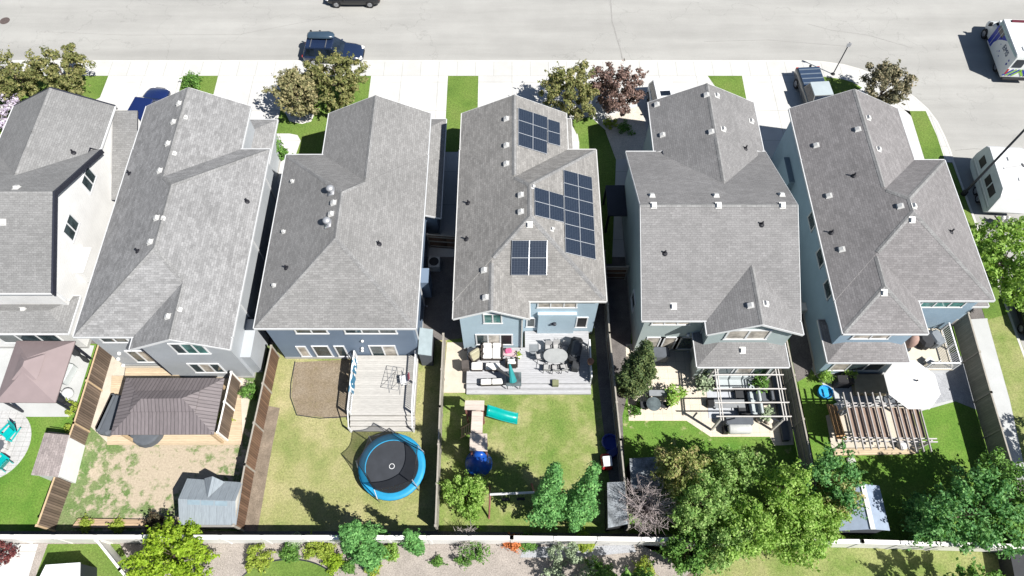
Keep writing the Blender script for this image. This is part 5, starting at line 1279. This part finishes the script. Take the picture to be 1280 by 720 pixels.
sofa('patio_chair','tan-cushioned chair turned diagonally at the deck left side','chair',at_(595,444.5,.4),R(35),1,.75,.5,True,True,plain((.33,.31,.22),.9,.1))
x,y,_=at_(581.5,457,.3); tag(MB().rbox((x,y,zt+.28),(.5,.6,.55),R(6),.04).build('side_table',plain((.07,.06,.055),.7,.15)),'dark box-shaped side table at the deck left edge','table')
root=thing('patio_chair','pink towel-draped chair beside the wall at the deck middle','chair',at_(638,441,.4),R(-8))
MB().rbox((0,0,.35),(.95,.45,.08),0,.03).build('seat',plain((.45,.33,.35),.85,.12,5),root,local=True); MB().rbox((-.15,.1,.46),(.45,.35,.16),.3,.07).build('towel',plain((.5,.1,.2),.9,.2,8),root,local=True)
for sx in (-.42,.42):
    for sy in (-.18,.18): MB().box((sx,sy,.16),(.05,.05,.32)).build('leg',M_black,root,local=True)
sofa('patio_chair','white-seated dark-armed chair behind the glass table with the folded parasol','chair',at_(639.5,453,.35),R(180),1,.6,.5,True,True)
root=thing('square_table','square glass table with rounded corners carrying the folded parasol','table',at_(642,474,.7),0)
MB().rbox((0,0,.71),(.98,.95,.035),0,.16).build('tabletop',M_sglass,root,local=True)
for sx in (-.4,.4):
    for sy in (-.38,.38): MB().box((sx,sy,.35),(.05,.05,.7)).build('leg',M_black,root,local=True)
xa=dxy(641,475,1.2); xb=dxy(621,459,1.7)
root=thing('parasol','folded teal parasol with a dark pole leaning over the square glass table','parasol',(*xa,zt))
MB().path([(xa[0],xa[1],zt+.05),(xa[0]-.05,xa[1]+.1,zt+1.3)],.03,8).build('pole',M_black,root)
mb=MB(); mb.tube((xa[0]+.0,xa[1]+.0,zt+1.0),(xa[0]-.2,xa[1]+.75,zt+2.0),.26,.06,10); mb.build('canopy',plain((.02,.2,.21),.8,.15),root)
MB().tube((xa[0]-.1,xa[1]+.1,zt+1.35),(xb[0],xb[1],zt+1.5),.05,.12,8).build('arm',M_char,root)
root=thing('white_pot','tall white pot with grass at the deck corner of the blue wall','pot',at_(649,444,.4)); MB().lathe([(.13,0),(.17,.4),(.15,.42),(.0,.4)],(0,0,0),10).build('pot',M_white,root,local=True)
leafmesh('foliage',quads(rng.normal(size=(40,3))*np.array([.09,.09,.12])+np.array([0,0,.55]),.12),LF_yellow,root)
# dining set
tx,ty,_=at_(694.5,444.5,.75)
root=thing('dining_table','oval glass dining table with a thin grey rim on the grey deck','table',(tx,ty,zt)); mb=MB()
MB().loft([[(.78*math.cos(a)*(abs(math.cos(a))**-.25 if abs(math.cos(a))>.05 else 1),.5*math.sin(a),z) for a in [2*math.pi*(k+.5)/28 for k in range(28)]] for z in (.72,.745)]).build('tabletop',plain((.3,.31,.31),.12,.08),root,local=True)
for sx in (-.5,.5):
    for sy in (-.3,.3): MB().box((sx,sy,.36),(.04,.04,.72)).build('leg',M_steel,root,local=True)
M_sling=plain((.33,.33,.33),.85,.1)
def diner(label,x,y,rz,first=[None]):
    if first[0] is None:
        root=thing('dining_chair',label,'chair',(x,y,zt),rz,'chairs round the glass dining table')
        MB().box((0,0,.42),(.44,.42,.025)).build('seat',M_sling,root,local=True); MB().box((-.24,0,.68),(.025,.44,.52),0,0,0,R(-12)).build('backrest',M_sling,root,local=True)
        for sx in (-.22,.22):
            for sy in (-.22,.22): MB().box((sx,sy,.21),(.03,.03,.42)).build('leg',M_black,root,local=True)
        for s in (-1,1): MB().path([(-.28,s*.25,.66),(.2,s*.25,.62),(.22,s*.24,.0)],.018,5).build('armrest',M_black,root,local=True)
        first[0]=root; return root
    return dup(first[0],(x,y,zt),rz,label)
for lab,dx,dy,rz in (('sling chair at the top left of the glass dining table',-.42,.68,-92),('sling chair at the top middle of the glass dining table',.12,.74,-85),('sling chair at the top right of the glass dining table',.62,.66,-110),
    ('sling chair at the left end of the glass dining table',-.98,.05,10),('sling chair at the lower left of the glass dining table',-.55,-.72,85),('sling chair at the lower middle of the glass dining table',0,-.75,92),('sling chair at the lower right of the glass dining table',.55,-.7,100)): diner(lab,tx+dx,ty+dy,R(rz))
# covered barbecue
x,y,_=at_(722,437,.7); root=thing('covered_barbecue','big barbecue under a dark charcoal cover at the deck right side','barbecue',(x,y,zt),R(78))
MB().rbox((0,.15,.45),(1.7,.8,.9),0,.16).build('cover',M_char,root,local=True); MB().rbox((-.05,.1,.98),(1.2,.62,.4),0,.18).build('lid_cover',plain((.06,.065,.075),.7,.12),root,local=True); MB().rbox((-1.05,-.05,.4),(.6,.5,.7),0,.08).build('side_cover',M_char,root,local=True)
x,y=G(738,453,zt+1.1); tag(MB().lathe([(.0,0),(.16,0),(.22,.34),(.2,.36),(.16,.28),(.0,.27)],(x,y,zt+.985),14).build('flower_pot',M_terra),'terracotta pot on the white rail by the covered barbecue','pot')
x,y=G(694,480,.4); tag(MB().rbox((x,y,.33+.2),(.42,.38,.4),0,.03).build('crate',plain((.17,.18,.1),.8,.12)),'small olive crate on the front deck step','crate')
# playset
q1=GP([(581.5,500.5),(605.5,500.5),(605,513),(580.5,512)],2.6); q2=GP([(590,513.5),(604,513.5),(603,541),(588.5,541)],2.3); q3=GP([(587.5,541.5),(609,542),(609.5,564),(587,563)],2.45)
root=thing('playset','long timber playset with stepped pale plank roofs, red posts and a ladder','playset',(*q2[0],0)); M_plank=boards('playset_planks',(.47,.41,.36),1,.3,.05,.1)
M_redw=plain((.24,.1,.085),.8,.15,5)
for qq,z in ((q1,2.6),(q2,2.3),(q3,2.45)):
    MB().prism(qq,z-.06,z).build('roof',M_plank,root)
    cx=sum(p[0] for p in qq)/4; cy=sum(p[1] for p in qq)/4
    for p in shr(qq,.86,(cx,cy)): MB().box((p[0],p[1],z/2-.04),(.09,.09,z-.08)).build('post',M_redw,root)
    MB().prism(shr(qq,.84,(cx,cy)),1.15,1.22).build('platform',M_redw,root)
for p,r_ in (((q2[0][0]-.35,q2[0][1]-.4),0),):
    mb=MB(); mb.path([(p[0]-.45,p[1],0),(p[0]+.3,p[1],1.3)],.04,5); mb.path([(p[0]-.45,p[1]-.6,0),(p[0]+.3,p[1]-.6,1.3)],.04,5)
    for k in range(5): u=(k+.6)/5; mb.path([(p[0]-.45+.75*u,p[1],1.3*u),(p[0]-.45+.75*u,p[1]-.6,1.3*u)],.035,5)
    mb.build('ladder',M_tan,root)
a=Vector((*G(608.5,514,1.3),1.25)); b=Vector((*G(647,524.5,.25),.2)); d=(b-a); n_=12; hz=Vector((d.x,d.y,0)).normalized(); pr_=Vector((-hz.y,hz.x,0)); rings=[]
for k in range(n_+1):
    u=k/n_; p=a+d*u; p.z=1.25-1.05*min(1,u*1.12)**.95+.03*math.sin(u*9); w_=.36
    rings.append([tuple(p+pr_*s*w_+Vector((0,0,h_))) for s,h_ in ((-1,.28),(-.9,.3),(-.75,.03),(0,-.02),(.75,.03),(.9,.3),(1,.28),(.85,-.06),(0,-.1),(-.85,-.06))])
tag(MB().loft(rings).build('slide',plain((.0,.24,.22),.3,.08),root,True),None)
# blue tube end under the roof
x,y=G(598,577,1.0); mb=MB()
mb.path([(x+.1,y+.55,1.4),(x+.1,y+.1,1.35)],.42,14); mb.lathe([(.2,.35),(.6,.3),(.84,.5),(.82,.75),(.66,1.02),(.46,1.4),(.2,1.6)],(x,y,0),18)
mb.build('tube_slide',plain((.008,.06,.3),.3,.15),root,True)
# swing beam
a=G(612.5,618,2.1); b=G(668,615.5,2.1); root=thing('swing_frame','pale swing beam on a brown A-frame next to the lime bush','swing',(*a,0))
MB().tube((*a,2.1),(*b,2.1),.07,.07,8).build('beam',plain((.5,.5,.5),.6,.08),root)
for P,nm in ((a,0),(b,1)):
    for s in (-1,1): MB().tube((P[0],P[1],2.1),(P[0]-.1,P[1]+s*.95,0),.055,.06,7).build('leg',M_redw,root)
for k in (.35,.7):
    x=a[0]+(b[0]-a[0])*k; y=a[1]+(b[1]-a[1])*k; o=MB().box((x,y,.5),(.5,.18,.03)).build('swing_seat',M_black,root); mb=MB()
    for s in (-.22,.22): mb.path([(x+s,y,.5),(x+s,y,2.1)],.012,4)
    mb.build('rope',M_metalgrey,o)
# toys in the fence shade
x,y=G(763,552,.3); tag(MB().lathe([(.0,0),(.5,0),(.56,.2),(.5,.32),(.42,.3),(.4,.12),(0,.1)],(x,y,.01),14).build('toy_sandbox',plain((.01,.03,.22),.4,.1)),'deep blue round toy sandbox in the fence shade','sandbox')
x,y=G(766,566,.2); tag(MB().rbox((x+.05,y,.2),(.8,.5,.36),R(35),.1).build('toy_dish',plain((.03,.04,.16),.5,.15)),'dusky blue plastic lid leaning below the toy sandbox','toy')
x,y=G(758,577,.4); root=thing('toy_car','red toy car with a big white roof on the lawn edge','toy car',(x,y,.01),R(95))
MB().rbox((0,0,.28),(1.0,.62,.32),0,.1).build('body',M_red,root,local=True); MB().rbox((-.08,0,.84),(.62,.56,.08),0,.03).build('roof',M_white,root,local=True)
for sx in (-.3,.2):
    for sy in (-.25,.25): MB().tube((sx,sy,.4),(sx*.9,sy*.95,.82),.035,.035,6).build('post',M_white,root,local=True)
for sx in (-.32,.32):
    for sy in (-.31,.31): MB().tube((sx,sy-.04,.13),(sx,sy+.04,.13),.13,.13,10).build('wheel',M_black,root,local=True)
# lean-to shed with glossy roof
q=GP([(759,603),(781,602),(785,655),(760,660)],1.9); root=thing('lean_to_shed','low shed with a mottled glossy dark roof between aspen and fence','shed',(*q[0],0))
M_tarp=ground_mat('glossy_tarp',(.17,.185,.2),.5,.35,2.2,9,rough=.35)
mb=MB(); hi=[(x,y,1.9+.0*i) for i,(x,y) in enumerate(q)]; mb.prism(q,1.84,1.9); mb.build('roof',M_tarp,root); cx=sum(p[0] for p in q)/4; cy=sum(p[1] for p in q)/4; MB().prism(shr(q,.92,(cx,cy)),0,1.835).build('wall',M_char,root)
q=GP([(787,573),(820,571),(823,607),(789,612)],1.9); root=thing('garden_shed','dark-roofed shed with a white roof edge under the tree mass','shed',(*q[0],0))
MB().prism(q,1.83,1.9).build('roof',M_tarp,root); cx=sum(p[0] for p in q)/4; cy=sum(p[1] for p in q)/4; MB().prism(shr(q,.92,(cx,cy)),0,1.825).build('wall',M_char,root)
MB().bx(q[1][0]-.02,q[1][0]+.06,q[2][1],q[1][1],1.84,1.97).build('roof_edge',M_white,root)
# ---- sage yard: pergola and its furniture
def pergola(name,label,xs,ys,zb,zt_,beams,rafters,posts_,mb_,mr,bw=.06,bh=.14,over=.3,brace=True):
    root=thing(name,label,'pergola',(posts_[0][0],posts_[0][1],0))
    for x,y in posts_: 
        MB().box((x,y,zb/2),(.12,.12,zb)).build('post',mb_,root)
    for (p,q) in beams: 
        m=(Vector(p)+Vector(q))/2; d=Vector(q)-Vector(p); MB().box((m.x,m.y,zb+bh/2),(d.length,bw,bh),math.atan2(d.y,d.x)).build('beam',mb_,root)
    for (p,q) in rafters:
        m=(Vector(p)+Vector(q))/2; d=Vector(q)-Vector(p); MB().box((m.x,m.y,zt_+bh/2),(d.length,bw,bh),math.atan2(d.y,d.x)).build('rafter',mr,root)
    return root
zb=2.45; zq=2.6
raf=[(G(893,469,zq),G(979,469,zq)),(G(891,486.5,zq),G(982,486.5,zq)),(G(893,504,zq),G(986,503.5,zq)),(G(895,521,zq),G(989,521,zq))]
bm=[(G(892.5,455,zb),G(901,526,zb)),(G(895.5,455,zb),G(904,526,zb)),(G(967.5,455,zb),G(980,526,zb)),(G(971,455,zb),G(983.5,526,zb))]
ps=[G(893.5,461,zb),G(902,522.5,zb),G(969,461,zb),G(981,522.5,zb)]
root=pergola('pergola','slim pale pergola frame over grey patio seating behind the sage house',0,0,zb,zq,bm,raf,ps,plain((.52,.5,.48),.7,.08),plain((.52,.5,.48),.7,.08),.05,.11)
for (x,y),dx in ((ps[1],.8),(ps[3],-.8)): MB().tube((x,y,1.7),(x+dx,y,2.45),.05,.05,5).build('brace',M_dark,root)
r_=GP([(883,487),(936,487),(937,523),(886,523)],.04); tag(MB().prism(r_,.024,.04).build('rug',plain((.38,.4,.43),.95,.08,4)),'pale grey outdoor rug under the slim pergola','rug')
def pt(px,py,z=0.0): return (*G(px,py,z),.024)
M_gcush=plain((.36,.4,.41),.9,.05)
sofa('patio_sofa','grey three-seat sofa against the windows at the pergola back','sofa',pt(918,480,.3),0,3,.85,.9,True,True,M_gcush,M_char)
sofa('patio_sofa','grey side sofa along the right of the pergola rug','sofa',pt(942,505,.3),R(-90),2,.8,.75,True,True,M_gcush,M_char)
sofa('patio_chair','dark cushioned chair at the pergola right edge','chair',pt(957,497,.3),R(-90),1,.7,.7,True,True,M_slate,M_char)
root=thing('coffee_table','long grey slatted coffee table in the middle of the rug','table',pt(911,504.5,.4),0); MB().box((0,0,.4),(2.0,.55,.06)).build('tabletop',plain((.2,.21,.22),.7,.08),root,local=True)
for s in (-1,1): MB().box((s*.85,0,.19),(.08,.5,.37)).build('leg',M_char,root,local=True)
x,y,_=pt(888,503.5,.3); tag(MB().rbox((x,y,.27),(.42,.55,.45),0,.03).build('fire_box',M_black),'black square fire box at the left end of the coffee table','fire box')
for lab,px in (('black open-frame chair above the coffee table right end',(925,494)),('black open-frame chair below the coffee table right end',(929,514))):
    root=thing('lounge_chair',lab,'chair',pt(*px,.3),R(90 if px[1]>500 else -90)); MB().rbox((0,0,.3),(.6,.6,.1),0,.03).build('seat',M_char,root,local=True); MB().rbox((-.3,0,.55),(.08,.6,.5),0,.03).build('backrest',M_char,root,local=True); MB().path([(-.3,.33,.5),(.3,.33,.45),(.3,.33,.0)],.025,5).build('armrest',M_black,root,local=True); MB().path([(-.3,-.33,.5),(.3,-.33,.45),(.3,-.33,.0)],.025,5).build('armrest',M_black,root,local=True)
x,y,_=pt(922,533,.4); root=thing('smoker_grill','grey covered grill with a pale rolled front at the patio edge','barbecue',(x,y,.024))
MB().rbox((0,.25,.5),(1.75,.6,.95),0,.08).build('cover',M_slate,root,local=True); M0=Matrix.Translation((0,-.22,.62))@Matrix.Rotation(math.pi/2,4,'Y'); MB().lathe([(.05,-.72),(.3,-.7),(.34,-.6),(.34,.6),(.3,.7),(.05,.72)],(0,0,0),14,0,M0).build('drum',plain((.42,.43,.42),.4,.1),root,True,local=True); MB().box((-.75,-.2,.3),(.3,.45,.5)).build('cart',M_black,root,local=True)
root=thing('garden_bench','plain grey bench table beside the cedar','bench',pt(828,491.5,.6),0); MB().rbox((0,0,.62),(1.75,.4,.1),0,.03).build('seat',plain((.2,.215,.23),.7,.08),root,local=True)
for s in (-1,1): MB().box((s*.75,0,.28),(.08,.36,.55)).build('leg',M_char,root,local=True)
root=thing('round_table','round grey glass table between two dark chairs near the cedar','table',pt(817,505,.7),0); MB().lathe([(0,.68),(.46,.68),(.46,.71),(0,.715)],(0,0,0),20).build('tabletop',M_sglass,root,local=True); MB().tube((0,0,0),(0,0,.68),.06,.05,8).build('pedestal',M_char,root,local=True)
for lab,px,rz in (('dark chair left of the round grey table',(804,507),0),('dark chair right of the round grey table',(830,507),180)):
    root=thing('bistro_chair',lab,'chair',pt(*px,.3),R(rz),'chairs at the round grey table'); MB().box((0,0,.43),(.42,.42,.03)).build('seat',M_char,root,local=True); MB().box((-.22,0,.68),(.03,.42,.5),0,0,0,R(-10)).build('backrest',M_char,root,local=True)
    for sx in (-.19,.19):
        for sy in (-.19,.19): MB().box((sx,sy,.21),(.03,.03,.42)).build('leg',M_black,root,local=True)
def potted(name,label,px,r,h,m,pot,ph=.4,z=0.0,n=16,leaf=.15):
    x,y=G(px[0],px[1],h*.6); root=thing(name,label,'plant',(x,y,z+.024)); MB().lathe([(r*.42,0),(r*.55,ph),(r*.5,ph+.02),(0,ph-.03)],(0,0,0),12).build('pot',pot,root,local=True)
    L=np.concatenate([c+rng.normal(size=(22,3))*r*.22 for c in clumps(n,P_round,ph*.9,h,r,1,1.)]); leafmesh('leaves',quads(L,leaf),m,root)
potted('potted_plant','straw-green spiky potted plant at the pergola back left post',(880,478),.62,1.1,LF_grey,M_char)
potted('potted_plant','leafy green potted plant at the pergola back right',(952,479),.55,1.1,LF_green,M_ventw)
potted('potted_plant','bright green leafy plant at the end of the grey bench',(845,494),.6,1.3,LF_bright,M_terra,n=22)
potted('potted_plant','small potted plant by the pergola lower right post',(958,517),.38,.8,LF_grey,M_ventw)
tree('shrub','low green plant under the cedar','shrub',(796,512),.4,.5,LF_green,.25,base=.05,n=14,leaf=.12,trunk=False,spread=.15)
tag(MB().prism(GP([(963,472),(975,472),(985,552),(977,552)]),.0,.35).build('raised_bed',M_slate),'long dark raised bed along the olive fence by the slim pergola','planter')
for lab,px in (('tan stone cushion left of the pair beside the grill',(950,524)),('tan stone cushion right of the pair beside the grill',(961,526))): 
    x,y,_=pt(*px,.2); tag(MB().rbox((x,y,.2),(.42,.42,.35),.4,.09).build('pouffe',plain((.5,.46,.4),.9,.06)),lab,'pouffe')
x,y=WY(817,450,18.3); tag(MB().rbox((x+.1,18.25,.55),(1.35,.75,1.05),0,.1).build('covered_grill',M_slate),'grey covered box against the sage wall next to the cedar','barbecue')
# ---- corner-house yard
for lab,px in (('clipped round bush in a pale bed left of the pair under the bay',(1031,472)),('clipped round bush in a pale bed right of the pair under the bay',(1060,471))):
    potted('clipped_bush',lab,px,.42,.95,LF_bright,plain((.4,.41,.42),.8,.08),.35,n=26,leaf=.1)
x,y=G(1032,490,.3); root=thing('paddling_pool','small round bright blue tub on the patio corner','tub',(x,y,.02)); MB().lathe([(.0,0),(.42,0),(.46,.3),(.46,.34),(.41,.34),(.39,.2),(0,.2)],(x,y,.02),20).build('tub',plain((.02,.22,.5),.4,.1),root); MB().lathe([(0,.215),(.395,.215),(.0,.22)],(x,y,.02),20).build('water',plain((.03,.3,.6),.1,.15,6),root)
ux,uy=G(1142,479,3.1); root=thing('parasol','large white octagonal parasol over the corner house patio','parasol',(ux,uy,0)); Ru=1.68
rim=[(Ru*math.cos(R(22.5+45*k)),Ru*math.sin(R(22.5+45*k)),2.9) for k in range(8)]
M_can=plain((.66,.65,.63),.85,.03)
mb=MB(); 
for k in range(8):
    a,b=rim[k],rim[(k+1)%8]; mb.add([a,b,(0,0,3.5),(a[0],a[1],2.86),(b[0],b[1],2.86),(0,0,3.46)],[(0,1,2),(4,3,5),(0,3,4,1)])
mb.build('canopy',M_can,root,local=True); MB().tube((0,0,0),(0,0,3.55),.03,.03,8).build('pole',M_dark,root,local=True); MB().lathe([(.0,3.5),(.05,3.5),(.06,3.6),(0,3.63)],(0,0,0),8).build('finial',M_dark,root,local=True)
for k in range(8): MB().tube((0,0,3.43),(rim[k][0],rim[k][1],2.84),.015,.015,4).build('rib',M_steel,root,local=True)
MB().lathe([(.0,0),(.45,0),(.42,.1),(.06,.14)],(0,0,0),14).build('base',M_slate,root,local=True)
# raised deck with white railing
zt=.85; q=GP([(1130,425),(1176,408),(1191,455),(1150,463)],zt)
yR=G(1191,462,zt)[1]; xR=G(1192,462,zt)[0]; xT=G(1176,408,zt)[0]
root=thing('deck','raised cream deck with white picket railing at the corner house','deck',(24.3,yR,0))
MB().prism([(24.4,yR),(xR,yR),(xT+.0,20.0),(24.4,20.0)],zt-.12,zt).build('deck_boards',plain((.5,.46,.38),.8,.06),root); MB().prism([(24.5,yR+.06),(xR-.08,yR+.06),(xT-.08,19.95),(24.5,19.95)],0,zt-.125).build('skirt',M_white,root)
rail(root,((xR-.05,yR+.05),(xT-.05,19.9)),zt,1.0,M_white); rail(root,((xR-1.9,yR+.05),(xR-.05,yR+.05)),zt,1.0,M_white)
x,y=G(1137,427,zt+.7); root=thing('hanging_egg_chair','rounded pinkish-brown covered egg chair on the cream deck','chair',(x,y,zt)); MB().ball((0,0,.85),(.42,.42,.75),16,10).build('shell',plain((.3,.2,.17),.85,.1,5),root,True,local=True); MB().lathe([(0,0),(.45,0),(.42,.06),(.08,.1),(.06,.3)],(0,0,0),14).build('base',M_char,root,local=True)
x,y=G(1158,425,zt+.4); root=thing('patio_table','dark round table with chairs cover on the cream deck','table',(x,y,zt)); MB().rbox((0,0,.42),(1.25,1.0,.84),R(30),.2).build('cover',M_char,root,local=True)
x,y=G(1176,430,zt+.4); tag(MB().rbox((x-.35,y+.3,zt+.48),(.7,1.0,.95),R(18),.12).build('covered_grill',plain((.17,.19,.21),.7,.1)),'slate-grey covered grill by the white picket railing','barbecue')
x,y=G(1163,452,zt+.4); root=thing('patio_chair','pale chair at the railing corner of the cream deck','chair',(x,y,zt),R(120)); MB().box((0,0,.42),(.5,.5,.04)).build('seat',M_ventw,root,local=True); MB().box((-.25,0,.7),(.04,.5,.55),0,0,0,R(-10)).build('backrest',M_ventw,root,local=True)
for sx in (-.2,.2):
    for sy in (-.2,.2): MB().box((sx,sy,.2),(.04,.04,.4)).build('leg',M_ventw,root,local=True)
tag(MB().bx(22.0,24.2,15.6,16.9,.02,.5).build('storage_box',boards('tan_box',(.34,.29,.2),2,.2,.1)),'tan storage box in the shade beside the white octagonal parasol','box')
tag(MB().rbox((21.3,16.4,.5),(1.1,.6,.95),0,.08).build('outdoor_oven',M_black),'black outdoor kitchen unit under the corner house bay','barbecue')
# slatted pergola with brown fabric
zb=2.3; zq=2.46
B1=G(1055,508,zb),G(1158,508.5,zb); B2=G(1056,504.5,zb),G(1157,505,zb); B3=G(1052,551.5,zb),G(1171,553,zb); B4=G(1053,547.5,zb),G(1170,549,zb)
n=11; raf=[]
for k in range(n):
    u=k/(n-1); p=Vector(G(1054+u*91-1,491,zq))*(1)+Vector((0,0)); q=Vector(G(1070+u*93.5,562 if k<8 else 565,zq)); raf.append((p,q))
ps=[G(1060,506,zb),G(1150,507,zb),G(1060,550,zb),G(1165,551,zb)]
root=pergola('pergola','slatted pergola with pale beams, grey rafters and brown fabric strips on the lush lawn',0,0,zb,zq,[B1,B2,B3,B4],raf,ps,plain((.45,.43,.42),.7,.08),plain((.33,.31,.3),.7,.1),.055,.13)
Y0=B1[0][1]-.1; Y1=B3[0][1]+.2; M_fab=plain((.23,.165,.13),.9,.12,3)
for k in range(n-1):
    if k==5: continue
    u0=(k+.18)/(n-1); u1=(k+.86)/(n-1)
    a=Vector(raf[k][0]); b=Vector(raf[k][1]); c=Vector(raf[k+1][0]); e=Vector(raf[k+1][1])
    def mixp(P,Q,t): return P+(Q-P)*t
    t0=(a.y-Y0)/(a.y-b.y); t1=(a.y-Y1)/(a.y-b.y)
    P=[mixp(mixp(a,b,t0),mixp(c,e,t0),.03),mixp(mixp(a,b,t0),mixp(c,e,t0),.97),mixp(mixp(a,b,t1),mixp(c,e,t1),.97),mixp(mixp(a,b,t1),mixp(c,e,t1),.03)]
    MB().prism([tuple(p) for p in P],2.36,2.375).build('fabric_strip',M_fab,root)
x,y=G(1046,527,1.0); tag(MB().box((x,y,.95),(.9,2.2,.05),R(4),0,0,R(30)).build('timber_screen',M_wood),'tilted golden timber panel at the left side of the slatted pergola','screen')
mb=MB(); x,y=G(1053,510,.4); mb.rbox((x,y,.35),(1.0,.8,.6),.3,.15); tag(mb.build('outdoor_armchair',plain((.5,.5,.5),.9,.06)),'pale rounded armchair at the slatted pergola back left','chair')
x,y=G(1128,557,.3); tag(MB().rbox((x,y,.3),(.5,.5,.55),.5,.08).build('pouffe',plain((.55,.55,.55),.9,.05)),'white pouffe at the slatted pergola front edge','pouffe')
tag(MB().prism(GP([(1041,562),(1142,560),(1143,568),(1042,570)]),.0,.2).build('timber_step',M_deckt),'low tan timber edging along the slatted pergola front','step')
x,y=G(1063,576,0); tag(MB().rbox((x,y,.1),(.5,.4,.18),.3,.06).build('stepping_stone',plain((.42,.4,.38),.9,.15,5)),'single pale stone on the grass below the slatted pergola','stone')
# blue-grey gabled shed under the trees
q=GP([(1075,607),(1104,612),(1113,663),(1050,663)],2.0); root=thing('garden_shed','blue-grey gabled shed roof showing between dark trees at the back fence','shed',(*q[0],0))
xs=(q[3][0],q[2][0]); ys=(q[3][1],q[0][1]); xm=xs[0]*.42+xs[1]*.58; M_bg=plain((.24,.29,.37),.45,.1,3)
mb=MB(); mb.add([(xs[0],ys[0],1.95),(xm,ys[0],2.45),(xm,ys[1],2.45),(xs[0],ys[1],1.95)],[(0,1,2,3)]); mb.add([(xs[1],ys[0],1.95),(xm,ys[0],2.45),(xm,ys[1],2.45),(xs[1],ys[1],1.95)],[(3,2,1,0)])
mb.add([(xs[0],ys[0],1.9),(xm,ys[0],2.38),(xm,ys[1],2.38),(xs[0],ys[1],1.9)],[(3,2,1,0)]); mb.add([(xs[1],ys[0],1.9),(xm,ys[0],2.38),(xm,ys[1],2.38),(xs[1],ys[1],1.9)],[(0,1,2,3)]); mb.build('roof',M_bg,root)
MB().bx(xm-.13,xm+.13,ys[0]-.02,ys[1],2.42,2.49).build('ridge_cap',plain((.55,.56,.55),.6,.05),root); MB().bx(xs[0]+.12,xs[1]-.12,ys[0]+.1,ys[1]-.1,0,1.93).build('wall',M_slate,root)
# strip behind the fence, lower left: shed roof corner
q=GP([(57,706),(100,703),(99,740),(40,740)],2.0); root=thing('garden_shed','white flat-roofed shed at the bottom left with a dark back edge','shed',(*q[0],0))
MB().prism(q,1.93,2.0).build('roof',M_white,root); cx=sum(p[0] for p in q)/4; cy=sum(p[1] for p in q)/4; MB().prism(shr(q,.94,(cx,cy)),0,1.925).build('wall',M_dark,root)
q=GP([(1262,688),(1300,684),(1310,740),(1272,740)],1.2); tag(MB().prism(q,0,1.2).build('utility_box',M_char),'dark utility box at the lower right frame corner','box')
